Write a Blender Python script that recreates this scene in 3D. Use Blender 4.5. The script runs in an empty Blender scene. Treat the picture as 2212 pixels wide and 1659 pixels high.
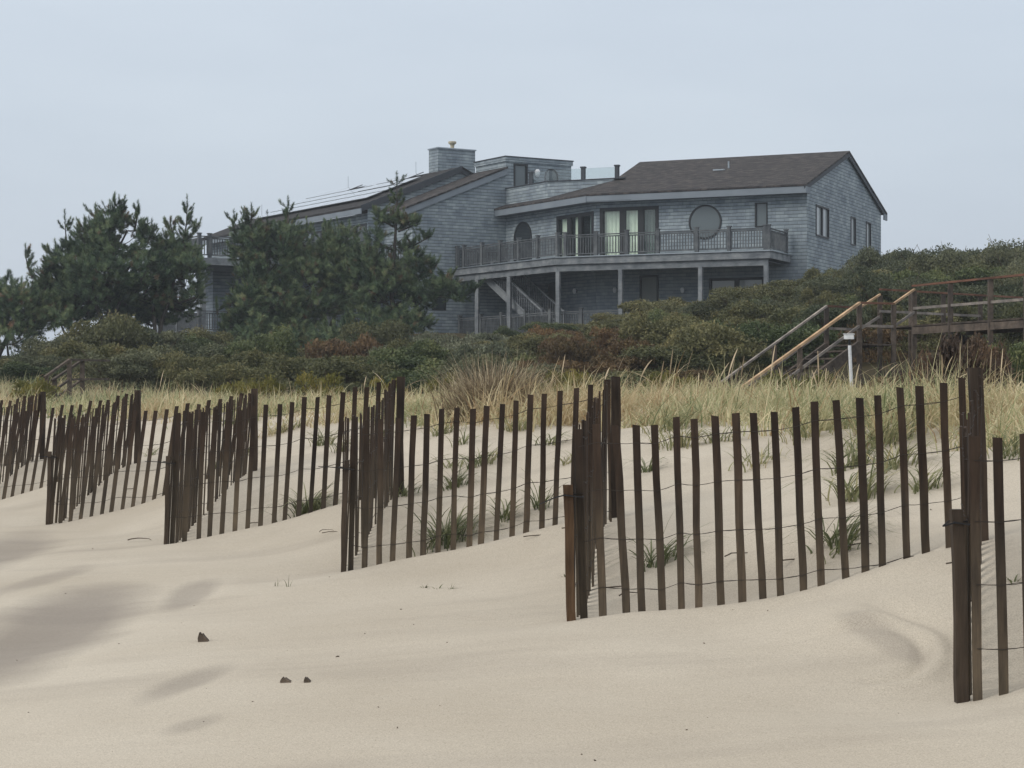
import bpy, math, random
import numpy as np
from mathutils import Vector, noise as mnoise
random.seed(7)
RNG = np.random.default_rng(11)
scene = bpy.context.scene
COL = scene.collection
F = 4300.0            # focal length in reference pixels (2212 wide)
CX, HY = 1106.0, 870.0

# ------------------------------------------------------------------ basics
def at(x, y, Y):
    return Vector(((x-CX)*Y/F, Y, (HY-y)*Y/F))

def tag(o, label=None, cat=None, group=None, kind=None):
    if label: o['label'] = label
    if cat: o['category'] = cat
    if group: o['group'] = group
    if kind: o['kind'] = kind
    return o

def origin_of(p):
    v = Vector((0, 0, 0))
    while p is not None:
        v = v + p.location
        p = p.parent
    return v

def empty(name, loc):
    o = bpy.data.objects.new(name, None)
    o.location = loc
    o.empty_display_size = .3
    COL.objects.link(o)
    return o

class MB:
    def __init__(s):
        s.v = []; s.f = []
    def face(s, pts):
        n = len(s.v)
        s.v += [tuple(p) for p in pts]
        s.f.append(tuple(range(n, n+len(pts))))
        return s
    def hexa(s, b, t):
        """b and t: four bottom and four top points in the same order"""
        n = len(s.v)
        s.v += [tuple(p) for p in b] + [tuple(p) for p in t]
        s.f += [(n+3, n+2, n+1, n), (n+4, n+5, n+6, n+7)]
        for i in range(4):
            j = (i+1) % 4
            s.f.append((n+i, n+j, n+4+j, n+4+i))
        return s
    def box(s, lo, hi):
        x0, y0, z0 = lo; x1, y1, z1 = hi
        return s.hexa([(x0,y0,z0),(x1,y0,z0),(x1,y1,z0),(x0,y1,z0)], [(x0,y0,z1),(x1,y0,z1),(x1,y1,z1),(x0,y1,z1)])
    def obox(s, c, ax, ay, az):
        """centre and three half-vectors"""
        c = Vector(c); ax = Vector(ax); ay = Vector(ay); az = Vector(az)
        b = [c-ax-ay-az, c+ax-ay-az, c+ax+ay-az, c-ax+ay-az]
        t = [p+2*az for p in b]
        return s.hexa(b, t)
    def beam(s, p0, p1, w, h, up=(0, 0, 1)):
        p0 = Vector(p0); p1 = Vector(p1); d = (p1-p0)
        L = d.length
        if L < 1e-6: return s
        d.normalize()
        side = d.cross(Vector(up))
        if side.length < 1e-4: side = d.cross(Vector((1, 0, 0)))
        side.normalize(); upv = side.cross(d).normalized()
        return s.obox((p0+p1)/2, side*w/2, d*L/2, upv*h/2)
    def slab(s, poly, th):
        """sloped slab: poly = top points, thickness straight down"""
        n = len(s.v); k = len(poly)
        s.v += [tuple(p) for p in poly] + [(p[0], p[1], p[2]-th) for p in poly]
        s.f.append(tuple(range(n, n+k)))
        s.f.append(tuple(range(n+2*k-1, n+k-1, -1)))
        for i in range(k):
            j = (i+1) % k
            s.f.append((n+i, n+k+i, n+k+j, n+j))
        return s
    def tube(s, pts, rad, sides=5, cap=True):
        n0 = len(s.v); k = len(pts)
        pts = [Vector(p) for p in pts]
        ref = Vector((.31, .77, .55)).normalized()
        for i, p in enumerate(pts):
            d = (pts[min(i+1, k-1)] - pts[max(i-1, 0)])
            if d.length < 1e-9: d = Vector((0, 0, 1))
            d.normalize()
            a = d.cross(ref)
            if a.length < .1: a = d.cross(Vector((1, 0, 0)))
            a.normalize(); b = d.cross(a)
            r = rad[i] if hasattr(rad, '__len__') else rad
            for j in range(sides):
                an = 2*math.pi*j/sides
                s.v.append(tuple(p + (a*math.cos(an)+b*math.sin(an))*r))
        for i in range(k-1):
            for j in range(sides):
                j2 = (j+1) % sides
                s.f.append((n0+i*sides+j, n0+i*sides+j2, n0+(i+1)*sides+j2, n0+(i+1)*sides+j))
        if cap:
            s.f.append(tuple(n0+j for j in reversed(range(sides))))
            s.f.append(tuple(n0+(k-1)*sides+j for j in range(sides)))
        return s
    def build(s, name, mat, parent=None, uv=False, smooth=False):
        me = bpy.data.meshes.new(name)
        o3 = origin_of(parent) if parent is not None else Vector((0, 0, 0))
        vs = s.v
        if parent is not None:
            vs = [(v[0]-o3.x, v[1]-o3.y, v[2]-o3.z) for v in s.v]
        me.from_pydata(vs, [], s.f)
        me.materials.append(mat)
        if uv:
            lay = me.uv_layers.new(name='UVMap')
            for p in me.polygons:
                nrm = Vector(p.normal)
                t = Vector((0, 0, 1)).cross(nrm)
                if t.length < .05: t = Vector((1, 0, 0))
                t.normalize()
                if abs(t.x) > .3 and t.x < 0: t = -t
                b = nrm.cross(t)
                if b.z < 0: b = -b
                for li in p.loop_indices:
                    co = Vector(vs[me.loops[li].vertex_index]) + o3
                    lay.data[li].uv = (co.dot(t), co.dot(b))
        if smooth:
            for p in me.polygons: p.use_smooth = True
        me.update()
        o = bpy.data.objects.new(name, me)
        COL.objects.link(o)
        if parent is not None: o.parent = parent
        return o

def np_mesh(name, V, Fc, mats, tint=None, midx=None, smooth=False):
    V = np.asarray(V, dtype=np.float32); Fc = np.asarray(Fc, dtype=np.int32)
    me = bpy.data.meshes.new(name)
    n, k = Fc.shape
    me.vertices.add(len(V)); me.vertices.foreach_set('co', V.ravel())
    me.loops.add(n*k); me.loops.foreach_set('vertex_index', Fc.ravel())
    me.polygons.add(n)
    me.polygons.foreach_set('loop_start', np.arange(0, n*k, k, dtype=np.int32))
    me.polygons.foreach_set('loop_total', np.full(n, k, dtype=np.int32))
    for m in (mats if isinstance(mats, (list, tuple)) else [mats]): me.materials.append(m)
    if midx is not None: me.polygons.foreach_set('material_index', np.asarray(midx, dtype=np.int32))
    if smooth: me.polygons.foreach_set('use_smooth', np.ones(n, dtype=bool))
    if tint is not None:
        a = me.attributes.new('tint', 'FLOAT', 'FACE')
        a.data.foreach_set('value', np.asarray(tint, dtype=np.float32))
    me.update(calc_edges=True)
    return me

def link(name, me, parent=None, loc=(0, 0, 0)):
    o = bpy.data.objects.new(name, me); COL.objects.link(o)
    o.location = loc
    if parent is not None: o.parent = parent
    return o

# ------------------------------------------------------------------ materials
def new_mat(name):
    m = bpy.data.materials.new(name); m.use_nodes = True
    nt = m.node_tree
    b = nt.nodes['Principled BSDF']
    return m, nt, b
def N(nt, typ, **kw):
    n = nt.nodes.new(typ)
    for k, v in kw.items():
        if k in n.inputs: n.inputs[k].default_value = v
        else: setattr(n, k, v)
    return n
def ramp(nt, stops):
    r = nt.nodes.new('ShaderNodeValToRGB')
    e = r.color_ramp.elements
    e[0].position = stops[0][0]; e[0].color = (*stops[0][1], 1)
    e[1].position = stops[-1][0]; e[1].color = (*stops[-1][1], 1)
    for p, c in stops[1:-1]:
        x = e.new(p); x.color = (*c, 1)
    return r
def mixc(nt, a, b, f, mode='MIX'):
    m = nt.nodes.new('ShaderNodeMix'); m.data_type = 'RGBA'; m.blend_type = mode
    for sock, val in ((m.inputs[0], f), (m.inputs[6], a), (m.inputs[7], b)):
        if isinstance(val, bpy.types.NodeSocket): nt.links.new(val, sock)
        elif isinstance(val, (tuple, list)): sock.default_value = (*val, 1)
        else: sock.default_value = val
    return m.outputs[2]

def wood(name, c1, c2, rough=.85, grain=(30, 30, 3), bump=.3, vary=.35):
    m, nt, b = new_mat(name)
    tc = N(nt, 'ShaderNodeTexCoord'); mp = N(nt, 'ShaderNodeMapping')
    mp.inputs['Scale'].default_value = grain
    nt.links.new(tc.outputs['Object'], mp.inputs[0])
    n1 = N(nt, 'ShaderNodeTexNoise', Scale=1.0, Detail=5.0, Roughness=.65)
    nt.links.new(mp.outputs[0], n1.inputs['Vector'])
    n2 = N(nt, 'ShaderNodeTexNoise', Scale=2.3, Detail=3.0)
    nt.links.new(tc.outputs['Object'], n2.inputs['Vector'])
    r = ramp(nt, [(.3, c1), (.7, c2)])
    nt.links.new(n1.outputs[0], r.inputs[0])
    r2 = ramp(nt, [(.3, (.6, .6, .62)), (.7, (1.25, 1.2, 1.15))])
    nt.links.new(n2.outputs[0], r2.inputs[0])
    c = mixc(nt, r.outputs[0], r2.outputs[0], 1.0, 'MULTIPLY')
    oi = N(nt, 'ShaderNodeObjectInfo')
    r3 = ramp(nt, [(0, (1-vary, 1-vary, 1-vary)), (1, (1+vary, 1+vary*.9, 1+vary*.8))])
    nt.links.new(oi.outputs['Random'], r3.inputs[0])
    c = mixc(nt, c, r3.outputs[0], 1.0, 'MULTIPLY')
    nt.links.new(c, b.inputs['Base Color'])
    b.inputs['Roughness'].default_value = rough
    b.inputs['Specular IOR Level'].default_value = .2
    bp = N(nt, 'ShaderNodeBump', Strength=bump, Distance=.004)
    nt.links.new(n1.outputs[0], bp.inputs['Height']); nt.links.new(bp.outputs[0], b.inputs['Normal'])
    return m

def plain(name, c, rough=.7, metal=0., spec=.3, var=.12, scale=3.):
    m, nt, b = new_mat(name)
    tc = N(nt, 'ShaderNodeTexCoord')
    n1 = N(nt, 'ShaderNodeTexNoise', Scale=scale, Detail=5.0)
    nt.links.new(tc.outputs['Object'], n1.inputs['Vector'])
    r = ramp(nt, [(.3, tuple(x*(1-var) for x in c)), (.7, tuple(min(1, x*(1+var)) for x in c))])
    nt.links.new(n1.outputs[0], r.inputs[0]); nt.links.new(r.outputs[0], b.inputs['Base Color'])
    b.inputs['Roughness'].default_value = rough; b.inputs['Metallic'].default_value = metal
    b.inputs['Specular IOR Level'].default_value = spec
    return m

def shingle(name, ca, cb, mortar, bw, rh, mott_lo, mott_hi, bump=.6, msize=.006, ms=.9, line=.50):
    m, nt, b = new_mat(name)
    uv = N(nt, 'ShaderNodeUVMap'); uv.uv_map = 'UVMap'
    br = N(nt, 'ShaderNodeTexBrick')
    br.inputs['Scale'].default_value = 1.0
    br.inputs['Brick Width'].default_value = bw; br.inputs['Row Height'].default_value = rh
    br.inputs['Mortar Size'].default_value = msize; br.inputs['Mortar Smooth'].default_value = .3
    br.inputs['Color1'].default_value = (*ca, 1); br.inputs['Color2'].default_value = (*cb, 1)
    br.inputs['Mortar'].default_value = (*mortar, 1)
    # uneven course edges
    nz = N(nt, 'ShaderNodeTexNoise', Scale=2.5, Detail=2.0)
    nt.links.new(uv.outputs[0], nz.inputs['Vector'])
    vm = N(nt, 'ShaderNodeVectorMath', operation='SCALE'); vm.inputs['Scale'].default_value = .03
    nt.links.new(nz.outputs['Color'], vm.inputs[0])
    va = N(nt, 'ShaderNodeVectorMath', operation='ADD')
    nt.links.new(uv.outputs[0], va.inputs[0]); nt.links.new(vm.outputs[0], va.inputs[1])
    nt.links.new(va.outputs[0], br.inputs['Vector'])
    n1 = N(nt, 'ShaderNodeTexNoise', Scale=ms, Detail=6.0, Roughness=.65)
    nt.links.new(uv.outputs[0], n1.inputs['Vector'])
    r = ramp(nt, [(.35, mott_lo), (.66, mott_hi)])
    nt.links.new(n1.outputs[0], r.inputs[0])
    c = mixc(nt, br.outputs['Color'], r.outputs[0], 1.0, 'MULTIPLY')
    # darker single shingles in patches that follow the courses
    br2 = N(nt, 'ShaderNodeTexBrick')
    br2.inputs['Scale'].default_value = 1.0
    br2.inputs['Brick Width'].default_value = bw*.62; br2.inputs['Row Height'].default_value = rh
    br2.inputs['Mortar Size'].default_value = 0
    br2.inputs['Color1'].default_value = (.82, .83, .86, 1); br2.inputs['Color2'].default_value = (1.15, 1.15, 1.14, 1)
    nt.links.new(va.outputs[0], br2.inputs['Vector'])
    c = mixc(nt, c, br2.outputs['Color'], .8, 'MULTIPLY')
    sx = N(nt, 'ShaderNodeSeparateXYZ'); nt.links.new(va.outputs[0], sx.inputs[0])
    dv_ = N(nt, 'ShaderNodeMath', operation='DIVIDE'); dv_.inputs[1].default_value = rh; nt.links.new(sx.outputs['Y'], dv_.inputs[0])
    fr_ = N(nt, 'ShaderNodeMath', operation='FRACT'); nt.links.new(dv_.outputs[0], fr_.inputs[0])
    cr_ = ramp(nt, [(0, (line, line, line)), (.10, (line, line, line)), (.26, (1, 1, 1)), (1, (1.04, 1.04, 1.04))]); nt.links.new(fr_.outputs[0], cr_.inputs[0])  # row shadow painted into the colour along the foot of each course
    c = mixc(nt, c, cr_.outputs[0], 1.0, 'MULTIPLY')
    nt.links.new(c, b.inputs['Base Color'])
    b.inputs['Roughness'].default_value = .85; b.inputs['Specular IOR Level'].default_value = .2
    bp = N(nt, 'ShaderNodeBump', Strength=bump, Distance=.02); bp.invert = True
    nt.links.new(br.outputs['Fac'], bp.inputs['Height']); nt.links.new(bp.outputs[0], b.inputs['Normal'])
    return m

def foliage(name, stops, vary=.25, trans=.25, rough=.6, spec=.25):
    m, nt, b = new_mat(name)
    at_ = N(nt, 'ShaderNodeAttribute'); at_.attribute_name = 'tint'
    r = ramp(nt, stops)
    nt.links.new(at_.outputs['Fac'], r.inputs[0])
    oi = N(nt, 'ShaderNodeObjectInfo')
    r3 = ramp(nt, [(0, (1-vary, 1-vary*.8, 1-vary)), (1, (1+vary, 1+vary*.8, 1+vary*.6))])
    nt.links.new(oi.outputs['Random'], r3.inputs[0])
    c = mixc(nt, r.outputs[0], r3.outputs[0], 1.0, 'MULTIPLY')
    nt.links.new(c, b.inputs['Base Color'])
    b.inputs['Roughness'].default_value = rough; b.inputs['Specular IOR Level'].default_value = spec
    tr = N(nt, 'ShaderNodeBsdfTranslucent'); nt.links.new(c, tr.inputs['Color'])
    mx = N(nt, 'ShaderNodeMixShader'); mx.inputs[0].default_value = trans
    nt.links.new(b.outputs[0], mx.inputs[1]); nt.links.new(tr.outputs[0], mx.inputs[2])
    nt.links.new(mx.outputs[0], nt.nodes['Material Output'].inputs['Surface'])
    return m

M = {}
def slatwood(name, grain, vary):
    m = wood(name, (.60, .60, .62), (1.25, 1.2, 1.15), grain=grain, vary=vary)
    nt = m.node_tree; b = nt.nodes['Principled BSDF']; src = b.inputs['Base Color'].links[0].from_socket
    tc = N(nt, 'ShaderNodeTexCoord'); sp = N(nt, 'ShaderNodeSeparateXYZ'); nt.links.new(tc.outputs['Object'], sp.inputs[0])
    n = N(nt, 'ShaderNodeTexNoise', Scale=1.7, Detail=2.0); nt.links.new(tc.outputs['Object'], n.inputs['Vector'])
    ma = N(nt, 'ShaderNodeMath', operation='MULTIPLY_ADD'); ma.inputs[1].default_value = .5; nt.links.new(n.outputs[0], ma.inputs[0]); nt.links.new(sp.outputs['Z'], ma.inputs[2])
    r = ramp(nt, [(.25, (.094, .079, .058)), (.75, (.070, .057, .042)), (1.0, (.043, .031, .023))]); nt.links.new(ma.outputs[0], r.inputs[0])
    nt.links.new(mixc(nt, src, r.outputs[0], 1.0, 'MULTIPLY'), b.inputs['Base Color'])
    return m
M['slat'] = slatwood('slat_wood', (60, 60, 5), .26)
M['slat_mass'] = slatwood('slat_wood_far', (9, 9, 1.2), .05)
M['stake'] = wood('stake_wood', (.055, .032, .018), (.135, .085, .048), grain=(45, 45, 4), vary=.2)
M['darkpost'] = wood('dark_post_wood', (.026, .020, .016), (.065, .050, .038), grain=(40, 40, 4), vary=.2)
M['darkstake'] = wood('dark_stake_wood', (.032, .025, .019), (.078, .059, .043), grain=(45, 45, 4), vary=.1)
M['wire'] = plain('wire_steel', (.05, .043, .038), .6, .5)
M['tie'] = plain('black_plastic', (.012, .012, .013), .5)
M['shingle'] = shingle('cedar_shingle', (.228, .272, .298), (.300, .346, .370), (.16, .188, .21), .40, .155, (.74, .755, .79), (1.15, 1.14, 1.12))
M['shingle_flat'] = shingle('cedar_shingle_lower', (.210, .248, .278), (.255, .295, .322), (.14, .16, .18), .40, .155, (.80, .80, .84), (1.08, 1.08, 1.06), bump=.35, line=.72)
M['roof'] = shingle('roof_shingle', (.038, .036, .038), (.086, .077, .075), (.020, .019, .019), .34, .17, (.50, .53, .56), (1.25, 1.17, 1.10), bump=.5, msize=.02, ms=2.6, line=.7)
M['roof_dark'] = shingle('dark_roof_shingle', (.018, .017, .018), (.035, .032, .032), (.012, .011, .011), .34, .17, (.6, .6, .6), (1.2, 1.2, 1.2), bump=.4, ms=2.6, line=.8)
M['trim'] = plain('grey_trim', (.19, .22, .25), .7, var=.1, scale=1.2)
M['darktrim'] = plain('dark_trim', (.045, .052, .062), .7)
M['deck'] = wood('deck_wood', (.15, .172, .192), (.235, .26, .28), grain=(3, 3, 12), bump=.1, vary=.06)
M['rail'] = wood('rail_wood', (.085, .098, .108), (.135, .150, .162), grain=(6, 6, 6), bump=.1, vary=.08)
M['soffit'] = plain('soffit_board', (.12, .14, .16), .8)
M['frame'] = plain('dark_window_frame', (.018, .020, .023), .5)
M['pane'] = plain('window_pane', (.10, .125, .135), .08, spec=.6, var=.05, scale=.6)
M['darkpane'] = plain('dark_pane', (.02, .026, .031), .06, spec=.6, var=.2, scale=.8)
M['blind'] = plain('window_blind', (.26, .29, .30), .12, spec=.6, var=.04)
M['door'] = plain('door_panel', (.19, .205, .195), .4, var=.06)
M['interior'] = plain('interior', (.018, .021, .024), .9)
M['curtain'] = plain('curtain_cloth', (.88, .90, .80), .9, var=.08)
M['greycurtain'] = plain('grey_curtain', (.20, .23, .23), .9, var=.08)
M['white'] = plain('white_paint', (.62, .64, .66), .5, var=.15, scale=14)
M['cream'] = plain('cream_clay', (.46, .42, .31), .7)
M['metal'] = plain('metal_flashing', (.30, .34, .37), .4, .6)
M['rust'] = wood('stained_rail', (.11, .055, .038), (.22, .115, .078), grain=(4, 4, 20), vary=.15)
M['tan'] = wood('tan_rail', (.36, .24, .14), (.60, .44, .28), grain=(5, 5, 5), vary=.1)
M['greyrail'] = wood('grey_rail', (.17, .155, .14), (.34, .31, .28), grain=(5, 5, 5), vary=.15)
M['walk'] = wood('walkway_wood', (.052, .043, .036), (.135, .112, .092), grain=(8, 8, 8), vary=.25)
M['bark'] = wood('pine_bark', (.035, .030, .027), (.13, .115, .10), grain=(10, 10, 3), vary=.2)
M['twig'] = wood('twig', (.05, .035, .025), (.12, .085, .06), vary=.2)
M['drift'] = wood('driftwood', (.05, .042, .035), (.16, .13, .10), vary=.3)
M['pine'] = foliage('pine_needles', [(0, (.042, .072, .044)), (.35, (.092, .142, .076)), (.8, (.195, .240, .118)), (1, (.20, .125, .08))], vary=.2, trans=.1)
M['olive'] = foliage('olive_leaf', [(0, (.062, .066, .030)), (.45, (.108, .110, .050)), (.8, (.172, .158, .070)), (1, (.25, .19, .09))], vary=.30, trans=.15)
M['dkgreen'] = foliage('dark_leaf', [(0, (.040, .056, .026)), (.5, (.088, .112, .046)), (1, (.18, .19, .08))], vary=.38, trans=.12)
M['red'] = foliage('russet_leaf', [(0, (.055, .044, .022)), (.35, (.108, .066, .034)), (.7, (.150, .098, .045)), (1, (.22, .17, .07))], vary=.3, trans=.15)
M['silver'] = foliage('silver_leaf', [(0, (.075, .082, .052)), (.5, (.16, .17, .11)), (1, (.40, .41, .31))], vary=.2, trans=.15)
M['yellow'] = foliage('yellow_leaf', [(0, (.08, .085, .022)), (.5, (.16, .15, .035)), (1, (.30, .23, .055))], vary=.2, trans=.2)
M['brown'] = foliage('dead_seedhead', [(0, (.030, .020, .015)), (.5, (.065, .043, .030)), (1, (.16, .10, .06))], vary=.2, trans=.1)
M['grey'] = foliage('grey_green_leaf', [(0, (.052, .062, .038)), (.5, (.105, .115, .068)), (1, (.20, .20, .115))], vary=.38, trans=.15)
M['grass'] = foliage('beach_grass', [(0, (.11, .14, .06)), (.25, (.25, .29, .14)), (.5, (.43, .41, .23)), (.85, (.70, .61, .39)), (1, (.36, .24, .13))], vary=.06, trans=.3, rough=.55)
M['drygrass'] = foliage('dry_grass', [(0, (.13, .098, .066)), (.55, (.30, .235, .155)), (1, (.62, .52, .36))], vary=.08, trans=.25)
M['greengrass'] = foliage('green_grass', [(0, (.075, .095, .045)), (.4, (.15, .165, .080)), (.75, (.25, .25, .13)), (1, (.44, .38, .22))], vary=.15, trans=.25)

# solar glass: dark cells under very smooth glass
m, nt, b = new_mat('solar_glass'); M['solar'] = m
uv = N(nt, 'ShaderNodeUVMap'); uv.uv_map = 'UVMap'
br = N(nt, 'ShaderNodeTexBrick'); br.offset = 0
br.inputs['Scale'].default_value = 1; br.inputs['Brick Width'].default_value = .16; br.inputs['Row Height'].default_value = .16
br.inputs['Mortar Size'].default_value = .004
br.inputs['Color1'].default_value = (.02, .026, .04, 1); br.inputs['Color2'].default_value = (.024, .03, .045, 1)
br.inputs['Mortar'].default_value = (.12, .13, .14, 1)
nt.links.new(uv.outputs[0], br.inputs['Vector']); nt.links.new(br.outputs[0], b.inputs['Base Color'])
b.inputs['Roughness'].default_value = .12; b.inputs['Coat Weight'].default_value = 1.0
b.inputs['Coat Roughness'].default_value = .04; b.inputs['IOR'].default_value = 1.6
M['solarframe'] = plain('solar_frame', (.11, .115, .12), .35, .6)

def glassy(name, tint, glossw, alpha):
    m, nt, b = new_mat(name)
    nt.nodes.remove(b)
    tr = N(nt, 'ShaderNodeBsdfTransparent'); tr.inputs[0].default_value = (*tint, 1)
    gl = N(nt, 'ShaderNodeBsdfGlossy'); gl.inputs['Roughness'].default_value = .03
    lw = N(nt, 'ShaderNodeLayerWeight'); lw.inputs['Blend'].default_value = .5
    fr = N(nt, 'ShaderNodeMath', operation='POWER'); fr.inputs[1].default_value = 4.0; nt.links.new(lw.outputs['Facing'], fr.inputs[0])
    ad = N(nt, 'ShaderNodeMath', operation='ADD'); ad.inputs[1].default_value = glossw
    nt.links.new(fr.outputs[0], ad.inputs[0])
    mx = N(nt, 'ShaderNodeMixShader')
    nt.links.new(ad.outputs[0], mx.inputs[0]); nt.links.new(tr.outputs[0], mx.inputs[1]); nt.links.new(gl.outputs[0], mx.inputs[2])
    nt.links.new(mx.outputs[0], nt.nodes['Material Output'].inputs['Surface'])
    return m
M['glass'] = glassy('clear_glass', (.93, .97, .95), .05, 1)
M['railglass'] = glassy('balustrade_glass', (.86, .90, .90), .06, 1)

# ------------------------------------------------------------------ terrain height
def pchip(xk, yk):
    xk = np.array(xk, float); yk = np.array(yk, float)
    h = np.diff(xk); d = np.diff(yk)/h
    m = np.zeros_like(yk); m[0] = d[0]; m[-1] = d[-1]
    for i in range(1, len(xk)-1):
        if d[i-1]*d[i] <= 0: m[i] = 0
        else:
            w1 = 2*h[i]+h[i-1]; w2 = h[i]+2*h[i-1]
            m[i] = (w1+w2)/(w1/d[i-1]+w2/d[i])
    def f(x):
        x = np.clip(np.asarray(x, float), xk[0], xk[-1])
        i = np.clip(np.searchsorted(xk, x)-1, 0, len(h)-1)
        t = (x-xk[i])/h[i]
        return ((2*t**3-3*t**2+1)*yk[i] + (t**3-2*t**2+t)*h[i]*m[i] + (-2*t**3+3*t**2)*yk[i+1] + (t**3-t**2)*h[i]*m[i+1])
    return f
prof = pchip([-400, -60, -6, -2, 0, .55, 1.27, 1.7, 2.3, 3.3, 4.6, 7, 12, 400],
             [-6, -3.4, -1.52, -1.25, -1.12, -.99, -.735, -.67, -.55, -.35, -.175, -.13, -.10, -.10])
hillf = pchip([0, 33, 41, 48, 56, 68, 80, 88, 130, 4000], [0, 0, .10, .55, 1.30, 2.25, 3.0, 3.22, 3.0, 1.0])
hillw = pchip([0, 36, 44, 50, 58, 68, 78, 84, 90, 130, 4000], [0, 0, .05, .25, .65, 1.25, 2.0, 2.6, 3.15, 3.0, 1.0])
def sm(x):
    x = np.clip(x, 0, 1); return x*x*(3-2*x)
def gauss2(X, Y, cx, cy, rx, ry, ang=0):
    c, s = math.cos(ang), math.sin(ang)
    dx = X-cx; dy = Y-cy
    a = (dx*c+dy*s)/rx; b = (-dx*s+dy*c)/ry
    return np.exp(-(a*a+b*b))
# smooth value noise on a lattice
_perm = np.random.default_rng(5).random((256, 256))
def vnoise(x, y):
    xi = np.floor(x).astype(int); yi = np.floor(y).astype(int)
    fx = x-xi; fy = y-yi
    fx = fx*fx*(3-2*fx); fy = fy*fy*(3-2*fy)
    g = lambda a, b: _perm[a % 256, b % 256]
    return (g(xi, yi)*(1-fx)+g(xi+1, yi)*fx)*(1-fy) + (g(xi, yi+1)*(1-fx)+g(xi+1, yi+1)*fx)*fy - .5
def sl(X, Y):
    s = (X-1.76)*.878+(Y-7.75)*.478
    l = (X-1.76)*(-.478)+(Y-7.75)*.878
    return s, l
FP = [(1.76, 7.75), (.30, 10.1), (-1.09, 13.0), (-2.73, 15.8), (-4.41, 19.0), (-6.1, 22.0), (-7.8, 25.0), (-9.6, 28.2)]   # seaward corners of the zigzag
BP = [(3.72, 7.55), (2.24, 9.6), (.64, 12.9), (-.934, 16.0), (-2.50, 19.0), (-4.18, 22.0), (-5.94, 25.0), (-7.7, 28.2)]   # landward corners, BP[i] joins FP[i] and FP[i-1]
def height_raw(X, Y):
    X = np.asarray(X, float); Y = np.asarray(Y, float)
    s, l = sl(X, Y)
    # gentle warping so the dune foot is not ruled
    sw = s + .25*vnoise(X*.35+9, Y*.35)*sm((s-1.8)/3) + 0.9*vnoise(X*.13, Y*.13+40)*sm((s-3)/4)
    z = prof(sw)
    near = sm((45-Y)/12)
    # wind-made undulations
    z = z + near*(.075*vnoise(s*.55+3, l*.33) + .028*vnoise(s*1.3, l*.75+11) + .010*vnoise(s*3.1, l*1.7+5))
    z = z + near*.15*sm((s-1.7)/1.2)*(vnoise(s*.9+70, l*.6)+.5*vnoise(X*2.1, Y*1.3))
    # hollows scoured at the seaward posts, drifts built between them
    for i, (fx, fy) in enumerate(FP[:6]):
        z = z - .055*gauss2(X, Y, fx-.30, fy+.05, .45, .40)
        z = z - .05*gauss2(X, Y, fx+.25, fy+.55, .40, .5)
    for i in range(6):     # trough scoured behind each long panel, hummocks behind it
        ax, ay = FP[i]; bx, by = BP[i]; L = math.hypot(bx-ax, by-ay); ux, uy = (bx-ax)/L, (by-ay)/L
        t = (X-ax)*ux+(Y-ay)*uy; d = -(X-ax)*uy+(Y-ay)*ux
        z = z - .085*np.exp(-((d-.42)/.26)**2)*sm((t+.1)/.4)*sm((L*.95-t)/.6)
        z = z + .09*gauss2(X, Y, ax+ux*L*.62-uy*1.25, ay+uy*L*.62+ux*1.25, .42, .42)
        z = z + .02*np.exp(-((d+.10)/.10)**2)*sm((t)/.4)*sm((L-t)/.4)
    # hollows in the open sand on the left and the ridge before the corner on the right
    z = z - .06*gauss2(X, Y, -2.6, 11.3, .45, 1.5) - .04*gauss2(X, Y, -4.1, 16, .5, 1.1)
    z = z - .03*gauss2(X, Y, -2.0, 12.4, .16, .35) - .02*gauss2(X, Y, -1.46, 9.0, .10, .30, -.3)
    dd = np.hypot(X-1.50, (Y-8.55)*.75); z = z - .022*np.exp(-((dd-.26)/.035)**2)*sm((X-1.38)/.15) + .02*np.exp(-((dd-.33)/.04)**2)*sm((X-1.38)/.15)
    z = z + .05*gauss2(X, Y, 1.55, 9.15, .28, .45, .6) - .045*gauss2(X, Y, 1.78, 8.9, .07, .30, .35)
    z = z + .03*gauss2(X, Y, .9, 8.9, .9, .35, -.2)
    we = sm((X+5)/9)
    hill = (hillf(Y)*we+hillw(Y)*(1-we))*sm((s-3)/7) - .30*gauss2(X, Y, 0, 73, 4, 9)
    bump = 1.45*sm((X-3)/11)*sm((Y-36)/34)*sm((150-Y)/40)
    left = .9*sm((-X-11.5)/8)*sm((Y-50)/20)
    hn = sm((Y-38)/10)*(.35*vnoise(X*.22, Y*.22)+.12*vnoise(X*.8, Y*.8))
    return z + hill + bump - left + hn
# measured sand levels along the fence, met exactly by a smooth correction
ANCH = np.array([(1.76, 7.75, -1.168), (.30, 10.1, -1.10), (-1.09, 13.0, -1.10), (-2.73, 15.8, -1.12), (-4.41, 19.0, -1.16),
    (2.24, 9.6, -.68), (.64, 12.9, -.753), (-.934, 16.0, -.748), (-2.5, 19.0, -.663), (-4.18, 22.0, -.675),
    (1.25, 9.85, -.97), (-.16, 12.95, -.91), (-1.82, 15.9, -.94), (-3.84, 19.0, -1.055)])
def _phi(X, Y, cx, cy): return np.exp(-((X-cx)**2+(Y-cy)**2)/(1.0**2))
_A = np.array([[_phi(a[0], a[1], b[0], b[1]) for b in ANCH] for a in ANCH])
_W = np.linalg.solve(_A+np.eye(len(ANCH))*.02, ANCH[:, 2]-height_raw(ANCH[:, 0], ANCH[:, 1]))
def height(X, Y):
    X = np.asarray(X, float); Y = np.asarray(Y, float)
    z = height_raw(X, Y)
    for w, a in zip(_W, ANCH): z = z + w*_phi(X, Y, a[0], a[1])
    return z
def hz(x, y): return float(height(np.array([x]), np.array([y]))[0])
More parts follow.
